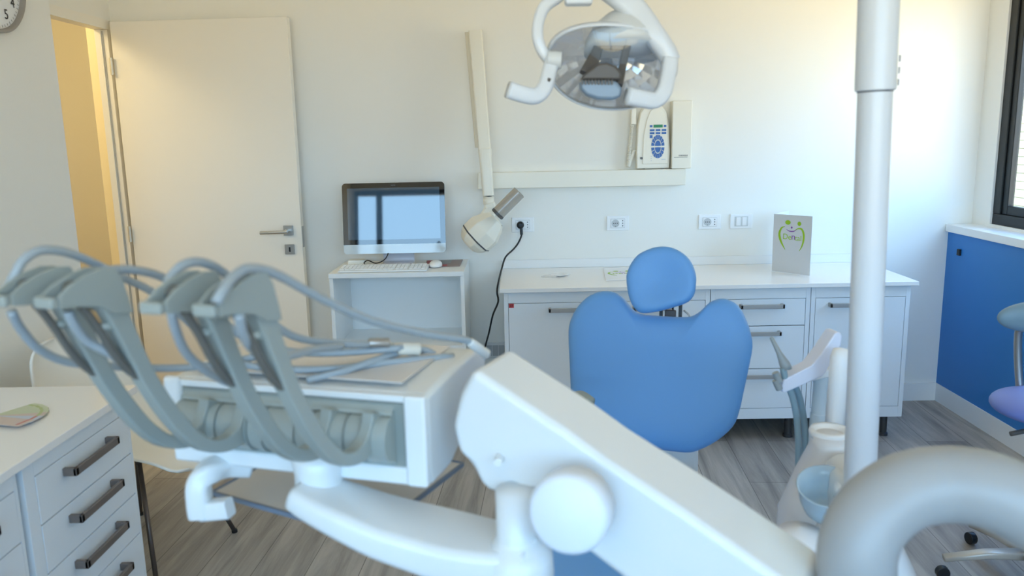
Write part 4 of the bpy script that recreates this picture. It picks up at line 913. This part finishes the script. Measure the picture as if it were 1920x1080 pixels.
t0_, t1_ = P(1446, 632, AZ+0.0), P(1476, 692, AZ-0.02)
sn = thing('saliva_ejector', t1_, 'grey tapering suction tip resting in the small white holder', 'suction tip')
bm = lathe(bmesh.new(), t0_, t1_-t0_, [(0.0035, 0), (0.005, 0.003), (0.007, (t1_-t0_).length*0.5), (0.0135, (t1_-t0_).length*0.85), (0.013, (t1_-t0_).length)], 20); obj('tip', bm, mat('tip_grey', (150, 158, 160), 0.4), sn, smooth=True)
for k, (dx_, dd) in enumerate(((0, 0.0), (13, 0.03))):
    bm = tube(bmesh.new(), [P(1468+dx_, 690, AZ-0.02+dd), P(1474+dx_, 715, AZ-0.02+dd), P(1486+dx_, 745, AZ-0.01+dd), P(1494+dx_, 785, AZ+dd), P(1497+dx_, 830, AZ+dd), P(1497+dx_*0.6, 880, AZ-0.0+dd), P(1500+dx_*0.5, 940, AZ-0.05+dd)], 0.0085, 14, 6); o = obj('suction_hose', bm, mat('suction_blue_grey', (140, 164, 174), 0.35), ah, smooth=True)
for k in range(2):
    c_ = P(1462, 708+k*14, AZ-0.03); bm = bmesh.new(); cyl(bm, c_+V((0, 0, -0.012)), c_+V((-0.012, 0, 0.014)), 0.009, 16); obj('clip', bm, mat('tip_grey', (150, 158, 160), 0.4), ah, bevel=0.001)

# ================================================================== OPERATING LAMP
LZ = 1.88
lm = thing('operating_lamp', P(1150, 120, LZ), 'white dental operating lamp with transparent shield and two grip handles', 'lamp')
lc_ = P(1146, 128, LZ); nl = V((-0.10, -0.90, -0.42)).normalized(); l1 = V((1, -0.02, -0.05)).normalized(); l2 = nl.cross(l1); l2 = l2 if l2.z > 0 else -l2; l1 = (l1-nl*l1.dot(nl)).normalized(); l2 = nl.cross(l1); l2 = l2 if l2.z > 0 else -l2
def lp(u, v, n): return lc_+l1*u+l2*v+nl*n
A_, B_ = 0.147, 0.098
def lring(s, n, k=56, dv=0.0): return [lp(A_*s*math.copysign(abs(math.cos(a))**0.9, math.cos(a)), B_*s*math.copysign(abs(math.sin(a))**0.9, math.sin(a))+dv, n-0.035*(math.cos(a)**2)*s) for a in [2*math.pi*i/k for i in range(k)]]
def shell(bm, rings):
    prev = None
    for r in rings:
        vs = [bm.verts.new(p) for p in r]
        if prev:
            for k in range(len(vs)): bm.faces.new((prev[k], prev[(k+1) % len(vs)], vs[(k+1) % len(vs)], vs[k]))
        prev = vs
    return bm, prev
bm, _ = shell(bmesh.new(), [lring(s, -0.075*(1-s*s), 28) for s in (0.02, 0.2, 0.38, 0.55, 0.72, 0.88, 0.975)]); rf = obj('reflector', bm, MIRROR, lm); 
bm, _ = shell(bmesh.new(), [lring(s, n) for s, n in ((0.975, 0.004), (1.0, 0.008), (1.035, 0.002), (1.035, -0.012), (1.0, -0.016), (0.985, -0.004))]); obj('rim', bm, LAMPW, lm, smooth=True)
bm, _ = shell(bmesh.new(), [lring(s, 0.008+0.030*(1-s*s), dv=-0.006*(1-s)) for s in (0.985, 0.9, 0.75, 0.5, 0.25, 0.02)]); so = obj('shield', bm, SHIELD, lm, smooth=True)
# dome behind
bm = lathe(bmesh.new(), lp(0.03, 0.02, -0.05), (0.02, 0.25, 1), [(0.095, 0), (0.090, 0.03), (0.072, 0.06), (0.045, 0.085), (0.02, 0.095), (0, 0.097)], 36); obj('rear_dome', bm, LAMPG, lm, smooth=True)
# yoke arms
yl = [P(1072, -30, LZ+0.03), P(1048, -8, LZ+0.02), P(1022, 12, LZ+0.01), P(1010, 40, LZ), P(1008, 70, LZ-0.01), P(1018, 98, LZ-0.01), P(1036, 118, LZ-0.01)]
bm = sweep(bmesh.new(), catmull(yl, 6), lambda i, t: rrect(0.014*(1-0.15*t), 0.020, 0.009), up=(0, 1, 0)); obj('yoke_arm', bm, LAMPW, lm, smooth=True)
yr = [P(1120, -40, LZ+0.02), P(1165, -5, LZ+0.01), P(1198, 28, LZ-0.0), P(1225, 64, LZ-0.02), P(1248, 96, LZ-0.02), P(1258, 116, LZ-0.02)]
bm = sweep(bmesh.new(), catmull(yr, 6), lambda i, t: rrect(0.031*(1-0.35*t), 0.026, 0.018), up=(0, 1, 0)); obj('yoke_arm', bm, LAMPW, lm, smooth=True)
bm = sweep(bmesh.new(), catmull([P(1072, -30, LZ+0.03), P(1096, -52, LZ+0.03), P(1120, -40, LZ+0.02)], 4), lambda i, t: rrect(0.022, 0.022, 0.012), up=(0, 1, 0)); obj('yoke_bridge', bm, LAMPW, lm, smooth=True)
bm = bmesh.new(); q0 = P(1060, 8, LZ-0.02); obox(bm, q0, V((0.061, 0, 0)), V((0, 0.04, 0)), V((0, 0, 0.06))); obj('mount_block', bm, LAMPW, lm, bevel=0.006, seg=3)
# suspension arm from the yoke up to the pole (above the picture)
top = pt+V((0.02, 0.0, 0.34)); bm = tube(bmesh.new(), [P(1096, -60, LZ+0.03), P(1100, -160, LZ+0.02), P(1180, -290, LZ), P(1400, -340, LZ-0.1), top+V((-0.12, 0.02, 0.06)), top], 0.022, 16, 6); o = obj('suspension_arm', bm, LAMPW, lm, smooth=True)
# grips
def grip(pp, label=None):
    pts = catmull([P(*q) for q in pp], 6); bm = sweep(bmesh.new(), pts, lambda i, t: rrect(0.0185-0.002*(1-t), 0.0185, 0.010), up=(0, 1, 0)); return obj('grip_handle', bm, LAMPW, lm, smooth=True)
grip([(1036, 112, LZ-0.02), (1030, 135, LZ-0.03), (1021, 165, LZ-0.05), (1004, 180, LZ-0.06), (980, 177, LZ-0.07), (953, 168, LZ-0.08)])
grip([(1256, 112, LZ-0.04), (1252, 140, LZ-0.05), (1244, 172, LZ-0.07), (1228, 188, LZ-0.08), (1205, 186, LZ-0.09), (1176, 180, LZ-0.10)])
bm = sweep(bmesh.new(), [P(1030, 148, LZ-0.055), P(1025, 163, LZ-0.06)], lambda i, t: rrect(0.004, 0.006, 0.002, 2), up=(0, 1, 0)); obj('grip_screw', bm, LAMPD, lm)
for x, y in ((1040, 112), (1256, 128)):
    bm = bmesh.new(); c_ = P(x, y, LZ-0.03); cyl(bm, c_-l1*0.016, c_+l1*0.016, 0.019, 20); obj('side_joint', bm, LAMPG, lm, bevel=0.002)
# bulb holder and its dark shade
bm = sweep(bmesh.new(), [P(1122, 88, LZ-0.0), P(1112, 112, LZ-0.03), P(1100, 140, LZ-0.05)], lambda i, t: rrect(0.010+0.007*t, 0.008, 0.003), up=(0, 1, 0)); bh = obj('bulb_post', bm, LAMPD, lm, bevel=0.001)
bm = sweep(bmesh.new(), [P(1176, 84, LZ-0.0), P(1168, 120, LZ-0.03), P(1160, 160, LZ-0.06)], lambda i, t: rrect(0.0085, 0.008, 0.003), up=(0, 1, 0)); obj('bulb_post', bm, LAMPD, lm, bevel=0.001)
bm = prism(bmesh.new(), [P(x, y, LZ-0.055) for x, y in [(1086, 152), (1092, 142), (1104, 133), (1118, 122), (1134, 119), (1152, 126), (1162, 140), (1160, 152)]], (0, -0.035, 0)); bc = obj('bulb_cap', bm, LAMPD, lm, bevel=0.006, seg=3)
bm = prism(bmesh.new(), [P(x, y, LZ-0.055) for x, y in [(1084, 153), (1152, 153), (1163, 168), (1160, 184), (1145, 189), (1118, 188), (1096, 180), (1086, 168)]], (0, -0.040, 0)); bs = obj('bulb_shade', bm, LAMPB, lm, bevel=0.008, seg=3)
bm = bmesh.new()
for k in range(10): q0 = P(1090+k*6.2, 159, LZ-0.097); obox(bm, q0, V((0.0035, 0, 0)), V((0, -0.003, 0)), V((0, 0, 0.010)))
obj('vent_teeth', bm, LAMPD, bs)
bm = prism(bmesh.new(), [P(x, y, LZ+0.01) for x, y in [(1112, 92), (1118, 76), (1140, 70), (1165, 76), (1182, 92), (1160, 96), (1130, 94)]], (0, -0.02, 0)); obj('bulb_socket', bm, mat('socket_brown', (96, 90, 84), 0.4), lm, bevel=0.003)

# ================================================================== OPERATOR STOOL (right edge)
sq = V((1.70, -1.86, 0))
stl = thing('operator_stool', sq, 'blue-seated operator stool on castors at the right edge of the photo', 'stool')
so2 = [sq+V((0.19*math.cos(a), 0.19*math.sin(a), 0.0)) for a in [2*math.pi*k/40 for k in range(40)]]
sc2 = P(1965, 764, D+sq.y); sq2 = V((sc2.x, sq.y, sc2.z)); pass
out = [sq2+V((0.115*1.4*math.cos(a), 0.17*math.sin(a), 0)) for a in [2*math.pi*k/40 for k in range(40)]]
bm = pillow(bmesh.new(), out, sq2, (0, 0, 1), 0.045, 0.04, p=2.2); obj('seat', bm, BLUEVS, stl, smooth=True)
bq = P(1950, 594, D+sq.y+0.05); out = [bq+V((0.185*math.cos(a)*0.72, 0, 0.052*math.sin(a))) for a in [2*math.pi*k/40 for k in range(40)]]
bm = pillow(bmesh.new(), out, bq, (0.2, -1, 0.1), 0.03, 0.03, p=2.2); obj('backrest', bm, mat('stool_back_grey', (120, 146, 160), 0.45), stl, smooth=True)
ctr2 = V((sq2.x, sq.y, 0))
bm = tube(bmesh.new(), [bq+V((0, 0.03, 0)), bq+V((0, 0.10, -0.08)), V((sq2.x, sq.y+0.12, sq2.z-0.05)), V((sq2.x, sq.y+0.02, sq2.z-0.05))], 0.012, 12, 6); obj('back_bar', bm, STEEL, stl, smooth=True)
bm = cyl(bmesh.new(), ctr2+UZ*0.09, ctr2+UZ*(sq2.z-0.03), 0.025); obj('gas_lift', bm, STEEL, stl)
bm = tube(bmesh.new(), [ctr2+UZ*(sq2.z-0.055), ctr2+V((-0.06, -0.03, sq2.z-0.06)), ctr2+V((-0.13, -0.03, sq2.z-0.075))], 0.008, 8, 4); obj('height_lever', bm, LAMPD, stl, smooth=True)
for k in range(5):
    a = math.radians(172+72*k); d = V((math.cos(a), math.sin(a), 0)); e = ctr2+d*0.27
    bm = sweep(bmesh.new(), [ctr2+UZ*0.105, ctr2+d*0.14+UZ*0.098, e+UZ*0.075], lambda i, t: rrect(0.024-0.008*t, 0.014-0.005*t, 0.007), up=(0, 0, 1)); lg = obj('base_leg', bm, mat('stool_leg', (190, 184, 174), 0.35, metal=0.3), stl, smooth=True)
    bm = bmesh.new(); q_ = V((-d.y, d.x, 0)); cyl(bm, e+UZ*0.022-q_*0.012, e+UZ*0.022+q_*0.012, 0.022, 20); obj('caster', bm, BLACK, lg, bevel=0.003)
# small black catch on the blue panel
c_ = PX(1800, 473, XR); bm = B(XR-0.012, XR-0.0005, c_.y-0.013, c_.y+0.013, c_.z-0.017, c_.z+0.017); o = obj('panel_catch', bm, BLACK, bevel=0.003); tag(o, 'small black catch on the blue panel under the sill', 'catch')
